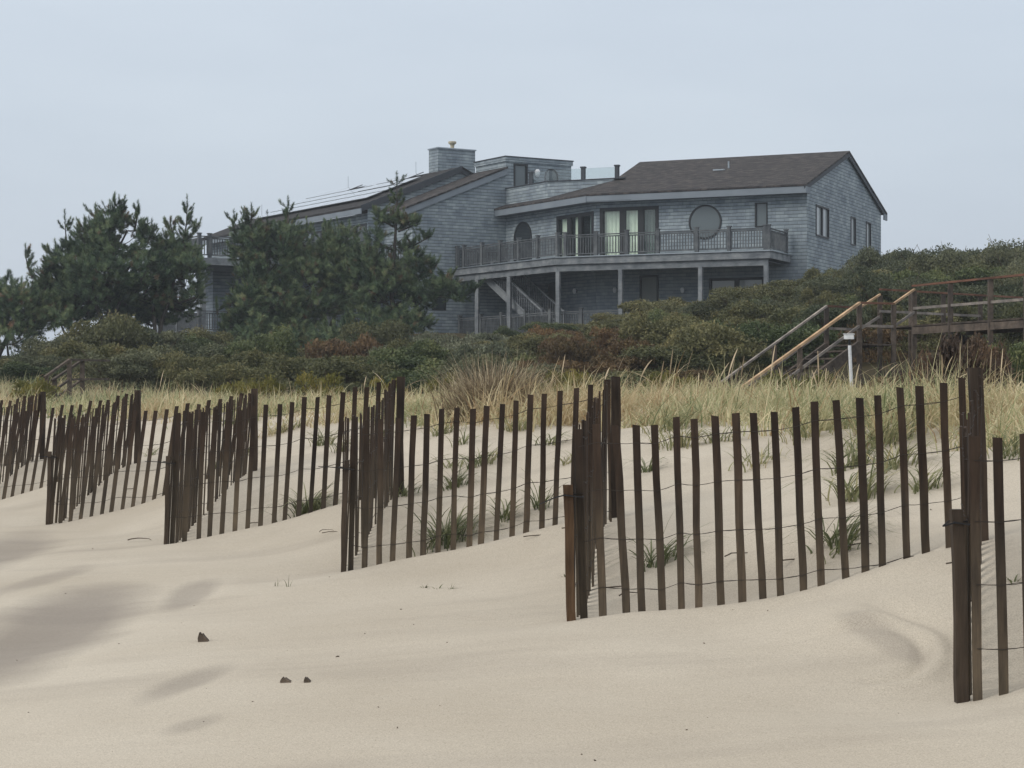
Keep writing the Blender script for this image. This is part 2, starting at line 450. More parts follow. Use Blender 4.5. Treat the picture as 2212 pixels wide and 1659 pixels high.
def hit(x, y, y0=4.0, y1=110.0):
    Ys = np.arange(y0, y1, .02)
    X = (x-CX)/F*Ys; Z = (HY-y)/F*Ys
    g = height(X, Ys)
    k = np.nonzero(Z <= g)[0]
    i = k[0] if len(k) else len(Ys)-1
    return Vector((X[i], Ys[i], g[i]))

# ------------------------------------------------------------------ ground sheet
def ground():
    rows = [-30, -20, -12, -6, -2, 0, 1.5, 2.8]
    y = 3.6
    while y < 30:
        rows.append(y); y += .042 + max(0, y-9)*.006
    while y < 130:
        rows.append(y); y *= 1.012
    while y < 700:
        rows.append(y); y *= 1.12
    rows = np.array(rows)
    nc = 620
    u = np.linspace(-1, 1, nc)
    u = np.sign(u)*(np.abs(u)*.75 + .25*np.abs(u)**4)       # denser in the middle, no gaps at the rim
    W = .40*np.maximum(rows, 4)+4 + np.maximum(0, rows-100)*1.0
    X = u[None, :]*W[:, None]; Y = np.repeat(rows[:, None], nc, 1)
    Z = height(X, Y)
    V = np.stack([X, Y, Z], -1).reshape(-1, 3)
    nr = len(rows)
    i = np.arange(nr-1)[:, None]*nc + np.arange(nc-1)[None, :]
    Fc = np.stack([i, i+1, i+nc+1, i+nc], -1).reshape(-1, 4)
    m, nt, b = new_mat('sand_and_soil')
    tc = N(nt, 'ShaderNodeTexCoord')
    P = tc.outputs['Object']
    def noise(scale, detail, src=P, rough=.5):
        n = N(nt, 'ShaderNodeTexNoise', Scale=scale, Detail=detail, Roughness=rough)
        nt.links.new(src, n.inputs['Vector']); return n.outputs[0]
    base = ramp(nt, [(.30, (.432, .382, .308)), (.70, (.503, .453, .374))])
    nt.links.new(noise(.7, 5), base.inputs[0])
    # grain
    g = ramp(nt, [(.34, (.72, .71, .69)), (.5, (1, 1, 1)), (.68, (1.2, 1.2, 1.19))])
    nt.links.new(noise(150, 3, rough=.85), g.inputs[0])
    c = mixc(nt, base.outputs[0], g.outputs[0], 1.0, 'MULTIPLY')
    # purple-grey heavy-mineral sand, streaked along the wind
    mp = N(nt, 'ShaderNodeMapping'); mp.inputs['Rotation'].default_value = (0, 0, math.radians(-55)); mp.inputs['Scale'].default_value = (.45, 2.0, 1)
    nt.links.new(P, mp.inputs[0])
    mr = ramp(nt, [(.52, (0, 0, 0)), (.74, (1, 1, 1))])
    nt.links.new(noise(1.0, 4, mp.outputs[0]), mr.inputs[0])
    c = mixc(nt, c, (.25, .218, .185), mixc(nt, (0, 0, 0), (.28, .28, .28), mr.outputs[0]))
    # the big dark-mineral patches on the left, and last the scarp's shade painted at right: distance fields around their centres, ragged by noise
    def blob(cx, cy, rx, ry, ang, stren, last):
        mp = N(nt, 'ShaderNodeMapping'); mp.vector_type = 'TEXTURE'
        mp.inputs['Location'].default_value = (cx, cy, 0); mp.inputs['Rotation'].default_value = (0, 0, ang)
        mp.inputs['Scale'].default_value = (rx, ry, 1e6)
        nt.links.new(P, mp.inputs[0])
        ln = N(nt, 'ShaderNodeVectorMath', operation='LENGTH'); nt.links.new(mp.outputs[0], ln.inputs[0])
        ns = N(nt, 'ShaderNodeMath', operation='MULTIPLY_ADD'); ns.inputs[1].default_value = .65
        nt.links.new(noise(1.3, 4), ns.inputs[0]); nt.links.new(ln.outputs['Value'], ns.inputs[2])
        rr = ramp(nt, [(.0, (stren,)*3), (.62, (stren*.85,)*3), (1.0, (0, 0, 0))])
        sc = N(nt, 'ShaderNodeMath', operation='MULTIPLY'); sc.inputs[1].default_value = .72
        nt.links.new(ns.outputs[0], sc.inputs[0]); nt.links.new(sc.outputs[0], rr.inputs[0])
        return mixc(nt, last, (.150, .130, .118), rr.outputs[0])
    for bb in ((-2.62, 11.3, .50, 2.1, .04, .64), (-4.15, 16.2, .45, 1.9, .1, .50), (-3.25, 13.6, .20, 1.0, -.15, .35), (-2.0, 12.4, .17, .75, 0, .42), (-1.46, 9.0, .14, .55, -.25, .36), (-1.27, 7.95, .11, .22, -.4, .3), (1.62, 8.75, .10, .45, .3, .30)):
        c = blob(*bb, c)
    # damp sand in the lee of the fence
    wet = ramp(nt, [(.50, (0, 0, 0)), (.68, (1, 1, 1))]); nt.links.new(noise(1.6, 5), wet.inputs[0])
    # soil under the shrubs
    sp = N(nt, 'ShaderNodeSeparateXYZ'); nt.links.new(P, sp.inputs[0])
    soil = ramp(nt, [(.3, (.030, .027, .015)), (.7, (.075, .060, .032))]); nt.links.new(noise(2.0, 6), soil.inputs[0])
    ma = N(nt, 'ShaderNodeMath', operation='MULTIPLY_ADD'); ma.inputs[1].default_value = 6.0
    nt.links.new(noise(.4, 3), ma.inputs[0]); nt.links.new(sp.outputs['Y'], ma.inputs[2])
    mm = N(nt, 'ShaderNodeMapRange'); mm.inputs['From Min'].default_value = 34; mm.inputs['From Max'].default_value = 40
    nt.links.new(ma.outputs[0], mm.inputs['Value'])
    dt = N(nt, 'ShaderNodeVectorMath', operation='DOT_PRODUCT'); nt.links.new(P, dt.inputs[0]); dt.inputs[1].default_value = (.878, .478, 0)
    m2 = N(nt, 'ShaderNodeMapRange'); m2.inputs['From Min'].default_value = 9.5; m2.inputs['From Max'].default_value = 12.5; nt.links.new(dt.outputs['Value'], m2.inputs['Value'])
    mu = N(nt, 'ShaderNodeMath', operation='MULTIPLY'); nt.links.new(mm.outputs[0], mu.inputs[0]); nt.links.new(m2.outputs[0], mu.inputs[1])
    c = mixc(nt, c, soil.outputs[0], mu.outputs[0])
    nt.links.new(c, b.inputs['Base Color'])
    b.inputs['Roughness'].default_value = .95; b.inputs['Specular IOR Level'].default_value = .12
    b1 = N(nt, 'ShaderNodeBump', Strength=.35, Distance=.012); nt.links.new(noise(38, 5, rough=.7), b1.inputs['Height'])
    # fine ripples
    mp2 = N(nt, 'ShaderNodeMapping'); mp2.inputs['Rotation'].default_value = (0, 0, math.radians(28)); mp2.inputs['Scale'].default_value = (2.2, 9, 1)
    nt.links.new(P, mp2.inputs[0])
    b2 = N(nt, 'ShaderNodeBump', Strength=.5, Distance=.02); nt.links.new(noise(1.2, 4, mp2.outputs[0]), b2.inputs['Height'])
    nt.links.new(b2.outputs[0], b1.inputs['Normal']); nt.links.new(b1.outputs[0], b.inputs['Normal'])
    me = np_mesh('sand_ground', V, Fc, m, smooth=True)
    o = link('sand_ground', me); tag(o, kind='structure')
ground()

# ------------------------------------------------------------------ sand fence
fence = empty('sand_fence', (FP[1][0], FP[1][1], hz(*FP[1])))
tag(fence, 'weathered brown wooden slat and wire sand fence zigzagging across the sand', 'fence')
TOPF = [-.135, -.117, -.106, -.085, -.14, -.12, -.1, -.1]
TOPB = [.16, .135, .16, .20, .115, .12, .12, .13]
# panels: (start, end, ztop start, ztop end, lean)
panels = []
LEAN = [-.028, -.032, .030, .050, .12, .15, .15, .15]
for i in range(8):
    panels.append((FP[i], BP[i], TOPF[i], TOPB[i], LEAN[i]))
    if i+1 < 8: panels.append((BP[i+1], FP[i], TOPB[i+1], TOPF[i], (LEAN[i]+LEAN[i+1])*.25))
slats = []     # (distance, base centre, top centre, normal angle, width, thickness)
wirepts = {k: [] for k in range(4)}
WOFF = [.092, .33, .575, .825]
for pi, (a, b, za, zb, lean) in enumerate(panels):
    a = Vector((*a, 0)); b = Vector((*b, 0)); d = b-a; L = d.length; d.normalize()
    nrm = Vector((-d.y, d.x, 0))
    n = max(4, int(round(L/.0985)))
    rows = [[] for _ in WOFF]
    for j in range(n):
        t = (j+.5)/n
        p = a + d*L*t + nrm*(.035*math.sin(t*math.pi*2+pi)*.6+random.uniform(-.006, .006))
        p += d*random.uniform(-.008, .008)
        tt = t**1.35 if za < zb else 1-(1-t)**1.35
        sag = -.018*math.sin(t*math.pi)
        zt = za+(zb-za)*tt + sag + random.uniform(-.018, .014)
        g = hz(p.x, p.y)
        ln = lean + random.gauss(0, .007)
        lean_v = Vector((ln, 0, 0)) if abs(d.x) > .6 else Vector((ln, 0, 0)) + nrm*random.uniform(-.02, .02)
        hgt = zt - g
        topc = Vector((p.x, p.y, zt)) + lean_v*.5
        botc = Vector((p.x, p.y, g-.14)) - lean_v*(.5+.14/max(hgt, .3))
        dist = math.hypot(p.x, p.y)
        ang = math.atan2(d.y, d.x) + random.gauss(0, .10)
        slats.append((dist, botc, topc, ang, random.uniform(.034, .040), random.uniform(.008, .011)))
        for w, off in enumerate(WOFF):
            f = (zt-off-botc.z)/(topc.z-botc.z)
            q = botc+(topc-botc)*f
            rows[w].append((q, nrm))
    for w in range(4):
        seq = rows[w] if pi % 2 == 0 else rows[w][::-1]
        wirepts[w].append((pi, seq))

def slat_mb(mb, botc, topc, ang, w, th, full=True):
    c, s = math.cos(ang), math.sin(ang)
    ex = Vector((c, s, 0))*w/2; ey = Vector((-s, c, 0))*th/2
    k = 4 if full else 1
    prev = None
    wob = [random.uniform(-.003, .003) for _ in range(k+1)]
    tc = random.uniform(-.006, .006)
    ring = []
    for i in range(k+1):
        f = i/k
        p = botc.lerp(topc, f) + Vector((c, s, 0))*wob[i]
        ww = 1 + wob[i]*12
        q = [p-ex*ww-ey, p+ex*ww-ey, p+ex*ww+ey, p-ex*ww+ey]
        if i == k:
            q = [q[0], q[1]+Vector((0, 0, tc)), q[2]+Vector((0, 0, tc)), q[3]]
        ring.append(q)
    for i in range(k): mb.hexa(ring[i], ring[i+1])
slats.sort(key=lambda e: e[0] + (1000 if abs(e[1].x/e[1].y) > .262 else 0))
for e in slats[:100]:
    mb = MB(); slat_mb(mb, *e[1:])
    # own origin at the foot of the slat
    g = mb
    g.build('slat', M['slat'], fence)
mb = MB()
for e in slats[100:]: slat_mb(mb, *e[1:], full=False)
o = mb.build('slat_run', M['slat_mass'], fence); tag(o, kind='stuff')
for w in range(4):
    mb = MB()
    for pi, seq in wirepts[w]:
        for sgn in (-1, 1):
            pts = []
            for j, (q, nrm) in enumerate(seq):
                pts.append(q + nrm*.008*sgn*(1 if j % 2 else -1))
                if j+1 < len(seq):
                    mid = (q+seq[j+1][0])/2 + Vector((0, 0, random.uniform(-.004, .002)))
                    pts.append(mid)
            if len(pts) > 1:
                mb.tube(pts, .0016, 3, cap=False)
    mb.build('wire', M['wire'], fence)
# posts: short split stakes at the seaward corners, taller dark posts at the landward ones
def post(p, z1, w, d, mat, name, lean=0, depth=.35):
    x, y = p; g = hz(x, y)
    mb = MB()
    for k in range(5):
        f0, f1 = k/5, (k+1)/5
        zz0 = g-depth + (z1-g+depth)*f0; zz1 = g-depth+(z1-g+depth)*f1
        def ring(f, z):
            ox = lean*(f-.5) + .004*math.sin(f*9+x); s = 1-.06*math.sin(f*7+y)
            return [Vector((x+ox-w/2*s, y-d/2, z)), Vector((x+ox+w/2*s, y-d/2, z)), Vector((x+ox+w/2*s, y+d/2, z)), Vector((x+ox-w/2*s, y+d/2, z))]
        mb.hexa(ring(f0, zz0), ring(f1, zz1))
    return mb.build(name, mat, fence)
STK = [(1102, 7.72), (1047, 10.08), (994, 12.95), (985, 15.75), (975, 19.0)]
for i, (ty, Y) in enumerate(STK):
    fx, fy = FP[i]
    post((fx-(.006 if i == 0 else .004), fy-(-.03 if i == 0 else .04)), (HY-ty)*Y/F, (.046 if i in (0, 1) else .032), .05, M['stake'] if i == 1 else M['darkstake'], 'stake', lean=-.03 if i < 2 else .03)
    fo = Vector((fx-(.006 if i == 0 else .004), fy-(-.03 if i == 0 else .04), (HY-ty)*Y/F-.05))
    mb = MB()
    loop = [fo+Vector(c) for c in ((-.03, -.032, 0), (.062, -.034, -.012), (.066, .075, -.005), (-.03, .04, .004), (-.032, -.031, 0))]
    mb.tube(loop, .0045, 4)
    mb.tube([fo+Vector((-.028, -.033, 0)), fo+Vector((-.08, -.05, -.012 if i in (0, 1) else .006)), fo+Vector((-.16 if i else -.06, -.07, -.045 if i == 1 else .010))], [.0045, .004, .003], 4)
    mb.build('cable_tie', M['tie'], fence)
for i, ((bx, by), zt) in enumerate(zip(BP[1:], [.17, .17, .21, .135, .14, .14, .15])):
    post((bx+.03, by+.06), zt, .062, .055, M['darkpost'], 'fence_post', lean=-.04 if i == 0 else .01)

# ------------------------------------------------------------------ house
Cc = Vector((13.04, 88.0, 0)); Ud = Vector((-.911, .412, 0)); Vd = Vector((.412, .911, 0))
Ec = Vector((-.30, 98.9, 0)); Pd = Vector((.85, .527, 0)); Qd = Vector((-.527, .85, 0))
def RH(u, v, z=0): p = Cc+Ud*u+Vd*v; return Vector((p.x, p.y, z))
def LH(t, a, z=0): p = Ec-Pd*t+Qd*a; return Vector((p.x, p.y, z))
def solU(px, v=0):
    r = (px-CX)/F; return (13.04+.412*v - r*(88+.911*v))/(.911+.412*r)
def solV(px, u=0):
    r = (px-CX)/F; return (r*(88+.412*u) - (13.04-.911*u))/(.412-.911*r)
def solT(px, a=0):
    r = (px-CX)/F; return (-.3-.527*a-r*(98.9+.85*a))/(.85-.527*r)
def solA(px, t=0):
    r = (px-CX)/F; return (-.3-.85*t-r*(98.9-.527*t))/(.527+.85*r)
def zof(py, P): return (HY-py)*P.y/F
house = empty('beach_house', RH(5, 5, 3.0))
tag(house, 'large grey cedar-shingled beach house with wraparound deck, chimney and rooftop solar panels', 'house')

def inter(p, d, q, e):
    det = d.x*(-e.y)+e.x*d.y
    r = q-p
    t = (r.x*(-e.y)+e.x*r.y)/det
    return p+d*t

class Plane:
    """a wall plane: fn(s, off, z) -> point, off = metres outwards"""
    def __init__(s, fn): s.fn = fn
PR = Plane(lambda s, o, z: RH(s, -o, z))            # right wing front, s = u
PS = Plane(lambda s, o, z: RH(-o, s, z))            # right wing gable side, s = v
PA = Plane(lambda s, o, z: LH(o, s, z))             # angled wall, s = a
PW = Plane(lambda s, o, z: LH(s, -o, z))            # tall wall, s = t
PT = Plane(lambda s, o, z: LH(s, -o, z))
PB = Plane(lambda s, o, z: LH(6.0+o, s, z))         # long wall behind the pines
def wall_with_holes(mb, pl, s0, s1, z0, z1, holes, th=.16):
    ss = sorted(set([s0, s1]+[h[0] for h in holes]+[h[1] for h in holes]))
    zs = sorted(set([z0, z1]+[h[2] for h in holes]+[h[3] for h in holes]))
    for i in range(len(ss)-1):
        for j in range(len(zs)-1):
            cs = (ss[i]+ss[i+1])/2; cz = (zs[j]+zs[j+1])/2
            if any(h[0] < cs < h[1] and h[2] < cz < h[3] for h in holes): continue
            mb.face([pl.fn(ss[i], 0, zs[j]), pl.fn(ss[i+1], 0, zs[j]), pl.fn(ss[i+1], 0, zs[j+1]), pl.fn(ss[i], 0, zs[j+1])])
    for h in holes:
        a, b, c, d = h
        for (p, q) in (((a, c), (b, c)), ((b, c), (b, d)), ((b, d), (a, d)), ((a, d), (a, c))):
            mb.face([pl.fn(p[0], 0, p[1]), pl.fn(q[0], 0, q[1]), pl.fn(q[0], -th, q[1]), pl.fn(p[0], -th, p[1])])
def pbox(mb, pl, s0, s1, o0, o1, z0, z1):
    mb.hexa([pl.fn(s0, o0, z0), pl.fn(s1, o0, z0), pl.fn(s1, o1, z0), pl.fn(s0, o1, z0)],
            [pl.fn(s0, o0, z1), pl.fn(s1, o0, z1), pl.fn(s1, o1, z1), pl.fn(s0, o1, z1)])
def window(pl, s0, s1, z0, z1, name='window', divs=(), pane='pane', fw=.07, mat=None, trim=False):
    if s0 > s1: s0, s1 = s1, s0
    mb = MB()
    pbox(mb, pl, s0, s0+fw, -.10, .035, z0, z1); pbox(mb, pl, s1-fw, s1, -.10, .035, z0, z1)
    pbox(mb, pl, s0+fw, s1-fw, -.10, .035, z1-fw, z1); pbox(mb, pl, s0+fw, s1-fw, -.10, .035, z0, z0+fw)
    for d in divs: pbox(mb, pl, d-fw*.9, d+fw*.9, -.09, .03, z0+fw, z1-fw)
    w = mb.build(name, M['frame'], house)
    mb = MB(); pbox(mb, pl, s0+fw*.8, s1-fw*.8, -.055, -.045, z0+fw*.8, z1-fw*.8)
    mb.build('pane', M[pane], w)
    return w
def curtain(pl, s0, s1, z0, z1, off, mat, par):
    mb = MB(); n = max(8, int(abs(s1-s0)/.035)); prev = None
    for i in range(n+1):
        s = s0+(s1-s0)*i/n; o = off+.035*math.sin(i*1.15)+.012*math.sin(i*.37)
        cur = (pl.fn(s, o, z0), pl.fn(s, o, z1))
        if prev: mb.face([prev[0], cur[0], cur[1], prev[1]])
        prev = cur
    mb.build('curtain', mat, par)

ZG = 1.2
# --- right wing front wall
def SU(px): return solU(px)
hol = []
uA, uB = SU(1423), SU(1296); zB = 6.56; zT = zof(447, RH((uA+uB)/2, 0))
hol.append((uA, uB, zB, zT))
uw0, uw1 = SU(1658), SU(1631); zw1 = zof(437, RH(uw0, 0)); zw0 = zof(490, RH(uw0, 0)); hol.append((uw0, uw1, zw0, zw1))
ud0, ud1 = SU(1423), SU(1382); zd1 = zof(594, RH(ud0, 0)); hol.append((ud0, ud1, 3.15, zd1))
us0, us1 = SU(1652), SU(1532); zs1 = zof(598, RH(us0, 0)); hol.append((us0, us1, 3.15, zs1))
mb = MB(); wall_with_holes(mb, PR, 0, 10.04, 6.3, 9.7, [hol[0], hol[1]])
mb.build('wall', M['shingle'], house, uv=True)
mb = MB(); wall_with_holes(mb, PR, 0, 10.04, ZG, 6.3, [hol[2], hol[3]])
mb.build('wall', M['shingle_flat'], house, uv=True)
w = window(PR, uA, uB, zB, zT, 'sliding_door', divs=(uA+(uB-uA)*.30, uA+(uB-uA)*.61), pane='glass', fw=.16)
L_ = uB-uA
curtain(PR, uA+.12, uA+L_*.29, zB+.05, zT-.12, -.22, M['greycurtain'], w)
curtain(PR, uA+L_*.36, uA+L_*.60, zB+.05, zT-.12, -.22, M['curtain'], w)
curtain(PR, uA+L_*.68, uB-.16, zB+.05, zT-.12, -.22, M['curtain'], w)
window(PR, uw0, uw1, zw0, zw1, pane='pane', fw=.055)
w = window(PR, ud0, ud1, 3.15, zd1, 'door', pane='door', fw=.09)
window(PR, us0, us1, 3.15, zs1, 'sliding_door', divs=((us0+us1)/2,), pane='blind', fw=.12)
# round window
def disc(mb, pl, s, z, r0, r1, o0, o1, a0=0, a1=360, n=48):
    for i in range(n):
        b0 = math.radians(a0+(a1-a0)*i/n); b1 = math.radians(a0+(a1-a0)*(i+1)/n)
        q = lambda r, b, o: pl.fn(s+r*math.cos(b), o, z+r*math.sin(b))
        mb.hexa([q(r0, b0, o0), q(r1, b0, o0), q(r1, b1, o0), q(r0, b1, o0)], [q(r0, b0, o1), q(r1, b0, o1), q(r1, b1, o1), q(r0, b1, o1)])
us = SU(1523.5); zc = zof(479.5, RH(us, 0))
mb = MB(); disc(mb, PR, us, zc, .70, .78, -.01, .05); w = mb.build('window', M['frame'], house); w['label'] = 'large round window'
mb = MB(); disc(mb, PR, us, zc, .001, .70, .005, .022); mb.build('pane', M['pane'], w)
# --- gable side wall and the walls behind
mb = MB()
P_ = lambda v, z: RH(0, v, z)
holes = []
v0, v1 = solV(1762), solV(1790); z1_ = zof(441, P_(v0, 0)); z0_ = zof(509, P_(v0, 0)); holes.append((v0, v1, z0_, z1_))
v2, v3 = solV(1837.5), solV(1848); z1b = zof(467, P_(v2, 0)); z0b = zof(529, P_(v2, 0)); holes.append((v2, v3, z0b, z1b))
v4, v5 = solV(1870.5), solV(1880.5); z1c = zof(478, P_(v4, 0)); z0c = zof(540, P_(v4, 0)); holes.append((v4, v5, z0c, z1c))
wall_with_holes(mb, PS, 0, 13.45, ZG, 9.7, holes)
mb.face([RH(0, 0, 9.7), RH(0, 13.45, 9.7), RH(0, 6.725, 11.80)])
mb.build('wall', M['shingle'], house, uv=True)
window(PS, v0, v1, z0_, z1_, divs=((v0+v1)/2,), pane='blind', fw=.07)
window(PS, v2, v3, z0b, z1b, pane='blind', fw=.06)
window(PS, v4, v5, z0c, z1c, pane='blind', fw=.06)
mb = MB()
mb.face([RH(0, 13.45, ZG), RH(10.2, 13.45, ZG), RH(10.2, 13.45, 9.7), RH(0, 13.45, 9.7)])
mb.face([RH(10.2, 13.45, ZG), RH(10.2, 2.4, ZG), RH(10.2, 2.4, 10.35), RH(10.2, 6.725, 11.8), RH(10.2, 13.45, 9.7)])
mb.build('wall', M['shingle'], house, uv=True)
# --- angled wall (t = 0), a from -7.95 to 0
ah = []
a0_, a1_ = solA(1282.5), solA(1203); zt2 = zof(462, LH(0, (a0_+a1_)/2)); ah.append((a0_, a1_, 6.56, zt2))
ac = solA(1130); ar = abs(solA(1149)-solA(1111))/2
ao0, ao1 = solA(1208), solA(1122)
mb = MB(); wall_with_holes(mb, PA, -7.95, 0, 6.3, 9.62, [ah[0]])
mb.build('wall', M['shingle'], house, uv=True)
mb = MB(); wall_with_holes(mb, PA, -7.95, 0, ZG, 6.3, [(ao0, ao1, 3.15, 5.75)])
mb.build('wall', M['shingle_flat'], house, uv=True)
w = window(PA, a0_, a1_, 6.56, zt2, 'sliding_door', divs=(a0_+(a1_-a0_)*.36, a0_+(a1_-a0_)*.66), pane='glass', fw=.16)
La = a1_-a0_
curtain(PA, a0_+La*.42, a0_+La*.60, 6.6, zt2-.12, -.22, M['curtain'], w)
curtain(PA, a0_+La*.72, a1_-.12, 6.6, zt2-.12, -.22, M['curtain'], w)
curtain(PA, a0_+.12, a0_+La*.2, 6.6, zt2-.12, -.22, M['greycurtain'], w)
zac = zof(479, LH(0, ac))-ar
mb = MB(); disc(mb, PA, ac, zac, ar-.08, ar, -.01, .05, 0, 180, 24)
pbox(mb, PA, ac-ar, ac-ar+.08, -.01, .05, 6.56, zac); pbox(mb, PA, ac+ar-.08, ac+ar, -.01, .05, 6.56, zac)
w = mb.build('door', M['frame'], house); w['label'] = 'arched door'
mb = MB(); disc(mb, PA, ac, zac, .001, ar-.08, .004, .02, 0, 180, 24); pbox(mb, PA, ac-ar+.08, ac+ar-.08, .004, .02, 6.56, zac)
mb.build('pane', M['darkpane'], w)
# dark room surfaces behind every opening
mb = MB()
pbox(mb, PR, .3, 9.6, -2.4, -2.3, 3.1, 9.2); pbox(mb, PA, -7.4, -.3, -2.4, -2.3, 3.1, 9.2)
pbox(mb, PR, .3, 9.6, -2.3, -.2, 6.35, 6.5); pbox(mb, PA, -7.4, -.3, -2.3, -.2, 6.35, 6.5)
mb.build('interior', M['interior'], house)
# --- tall wall W
tw0, tw1 = solT(963), solT(933); zwt = zof(621, LH(tw0, 0)); zwb = zof(671, LH(tw0, 0))
mb = MB(); wall_with_holes(mb, PW, 0, 5.3, ZG, 9.35, [(tw0, tw1, zwb, zwt)])
mb.face([LH(0, 0, 9.35), LH(5.3, 0, 9.35), LH(5.3, 0, 9.46), LH(0, 0, 11.58)])
mb.face([LH(5.3, 0, ZG), LH(5.3, 2.92, ZG), LH(5.3, 2.92, 9.46), LH(5.3, 0, 9.46)])
mb.build('wall', M['shingle'], house, uv=True)
window(PW, tw0, tw1, zwb, zwt, pane='darkpane', fw=.06)
# --- tower (stair head)
mb = MB()
td0, td1 = solT(1139.5), solT(1109.5)
wall_with_holes(mb, PT, -3.89, 0, 9.5, 12.02, [(td0, td1, 9.85, zof(352.6, LH(td1, 0)))])
mb.face([LH(0, .01, 9), LH(0, 2.92, 9), LH(0, 2.92, 12.02), LH(0, .01, 12.02)])
mb.face([LH(-3.89, 0, 9), LH(-3.89, 2.92, 9), LH(-3.89, 2.92, 12.02), LH(-3.89, 0, 12.02)])
mb.face([LH(0, 2.92, 9), LH(-3.89, 2.92, 9), LH(-3.89, 2.92, 12.02), LH(0, 2.92, 12.02)])
mb.build('tower_wall', M['shingle'], house, uv=True)
mb = MB(); mb.slab([LH(.06, -.06, 12.22), LH(-3.95, -.06, 12.22), LH(-3.95, 2.98, 12.22), LH(.06, 2.98, 12.22)], .22)
mb.build('parapet_band', M['shingle'], house, uv=True)
mb = MB(); mb.slab([LH(.10, -.10, 12.27), LH(-3.99, -.10, 12.27), LH(-3.99, 3.02, 12.27), LH(.10, 3.02, 12.27)], .045)
mb.build('roof_edge', M['darktrim'], house)
window(PT, td0, td1, 9.85, zof(352.6, LH(td1, 0)), 'door', pane='pane', fw=.09)
at0 = solT(1190.5); ar2 = abs(solT(1205)-solT(1176))/2; zc2 = zof(365, LH(at0, 0))-ar2
mb = MB(); disc(mb, PT, at0, zc2, ar2-.07, ar2, -.01, .05, 0, 180, 24); pbox(mb, PT, at0-ar2, at0+ar2, -.01, .045, zc2-.6, zc2-.52)
pbox(mb, PT, at0-ar2, at0-ar2+.07, -.01, .05, zc2-.52, zc2); pbox(mb, PT, at0+ar2-.07, at0+ar2, -.01, .05, zc2-.52, zc2)
w = mb.build('window', M['frame'], house); w['label'] = 'arched window of the roof tower'
mb = MB(); disc(mb, PT, at0, zc2, .001, ar2-.07, .004, .02, 0, 180, 24); pbox(mb, PT, at0-ar2+.07, at0+ar2-.07, .004, .02, zc2-.52, zc2)
mb.build('pane', M['pane'], w)
def sconce(pl, s, z, k=1.):
    mb = MB(); pbox(mb, pl, s-.04*k, s+.04*k, .003, .04, z-.08*k, z+.08*k)
    o = mb.build('wall_lamp', M['frame'], house)
    mb = MB()
    c = pl.fn(s, .13, z)
    for i, (r, dz) in enumerate(((.045, -.13), (.085, -.06), (.095, .05), (.05, .12))):
        pass
    mb.tube([c+Vector((0, 0, dz*k)) for dz in (-.13, -.06, .05, .12)], [r*k for r in (.045, .085, .095, .05)], 10)
    mb.build('lamp_glass', M['white'], o)
sconce(PT, solT(1158), zof(374, LH(solT(1158), 0)), 1.5)
for px in (1330, 1476): sconce(PR, SU(px), zof(627, RH(SU(px), 0)))
sconce(PA, solA(1246), zof(629, LH(0, solA(1246))))
# --- parapet round the roof terrace, terrace floor, glass balustrade
P1 = LH(0, -3.82); P2 = RH(10.06, 2.28)
def wallseg(mb, p, q, z0, z1, th):
    d = (q-p).normalized(); n = Vector((d.y, -d.x, 0))
    if n.y > 0: n = -n
    p = Vector((p.x, p.y, 0)); q = Vector((q.x, q.y, 0))
    up = lambda a, z: Vector((a.x, a.y, z))
    mb.hexa([up(p, z0), up(q, z0), up(q-n*th, z0), up(p-n*th, z0)], [up(p, z1), up(q, z1), up(q-n*th, z1), up(p-n*th, z1)])
mb = MB(); wallseg(mb, LH(-.001, -.02), LH(-.001, -3.82), 9.5, 10.62, .2); wallseg(mb, P1+Pd*.002, P2, 9.5, 10.60, .2)
mb.build('parapet', M['shingle'], house, uv=True)
mb = MB(); wallseg(mb, LH(.04, .0), LH(.04, -3.84), 10.625, 10.67, .30); wallseg(mb, P1-Vd*.04, P2-Vd*.04-Ud*.5, 10.605, 10.65, .30)
mb.build('parapet_cap', M['darktrim'], house)
mb = MB(); mb.slab([LH(-.2, -3.6, 9.84), LH(-.2, 0, 9.84), LH(-3.9, 0, 9.84), LH(-9, 0, 9.84), RH(10.25, 6, 9.84), RH(10.25, 2.5, 9.84)], .15)
mb.build('terrace_floor', M['deck'], house)
gp = [LH(-.1, -1.05*1.0, 0)]
gpost = []
for px in (1144, 1260, 1333):
    if px < 1183:
        p = LH(-.1, solA(px), 0)
    else:
        p = RH(solU(px, 2.4), 2.4, 0)
    gpost.append(p)
for p in gpost:
    mb = MB(); zt = 11.25
    mb.obox((p.x, p.y, 10.9), Ud*.09, Vd*.09, (0, 0, .30)); mb.obox((p.x, p.y, 11.23), Ud*.12, Vd*.12, (0, 0, .035))
    mb.build('balustrade_post', M['darktrim'], house)
mb = MB()
corner = RH(12.6, 2.4, 0); corner = LH(-.1, -3.9, 0)
path = [gpost[0], corner, gpost[1], gpost[2]]
for i in range(3):
    p, q = path[i], path[i+1]; d = (q-p).normalized()
    mb.beam(p+d*.12+Vector((0, 0, 10.93)), q-d*.12+Vector((0, 0, 10.93)), .014, .50)
mb.build('balustrade_glass', M['railglass'], house)
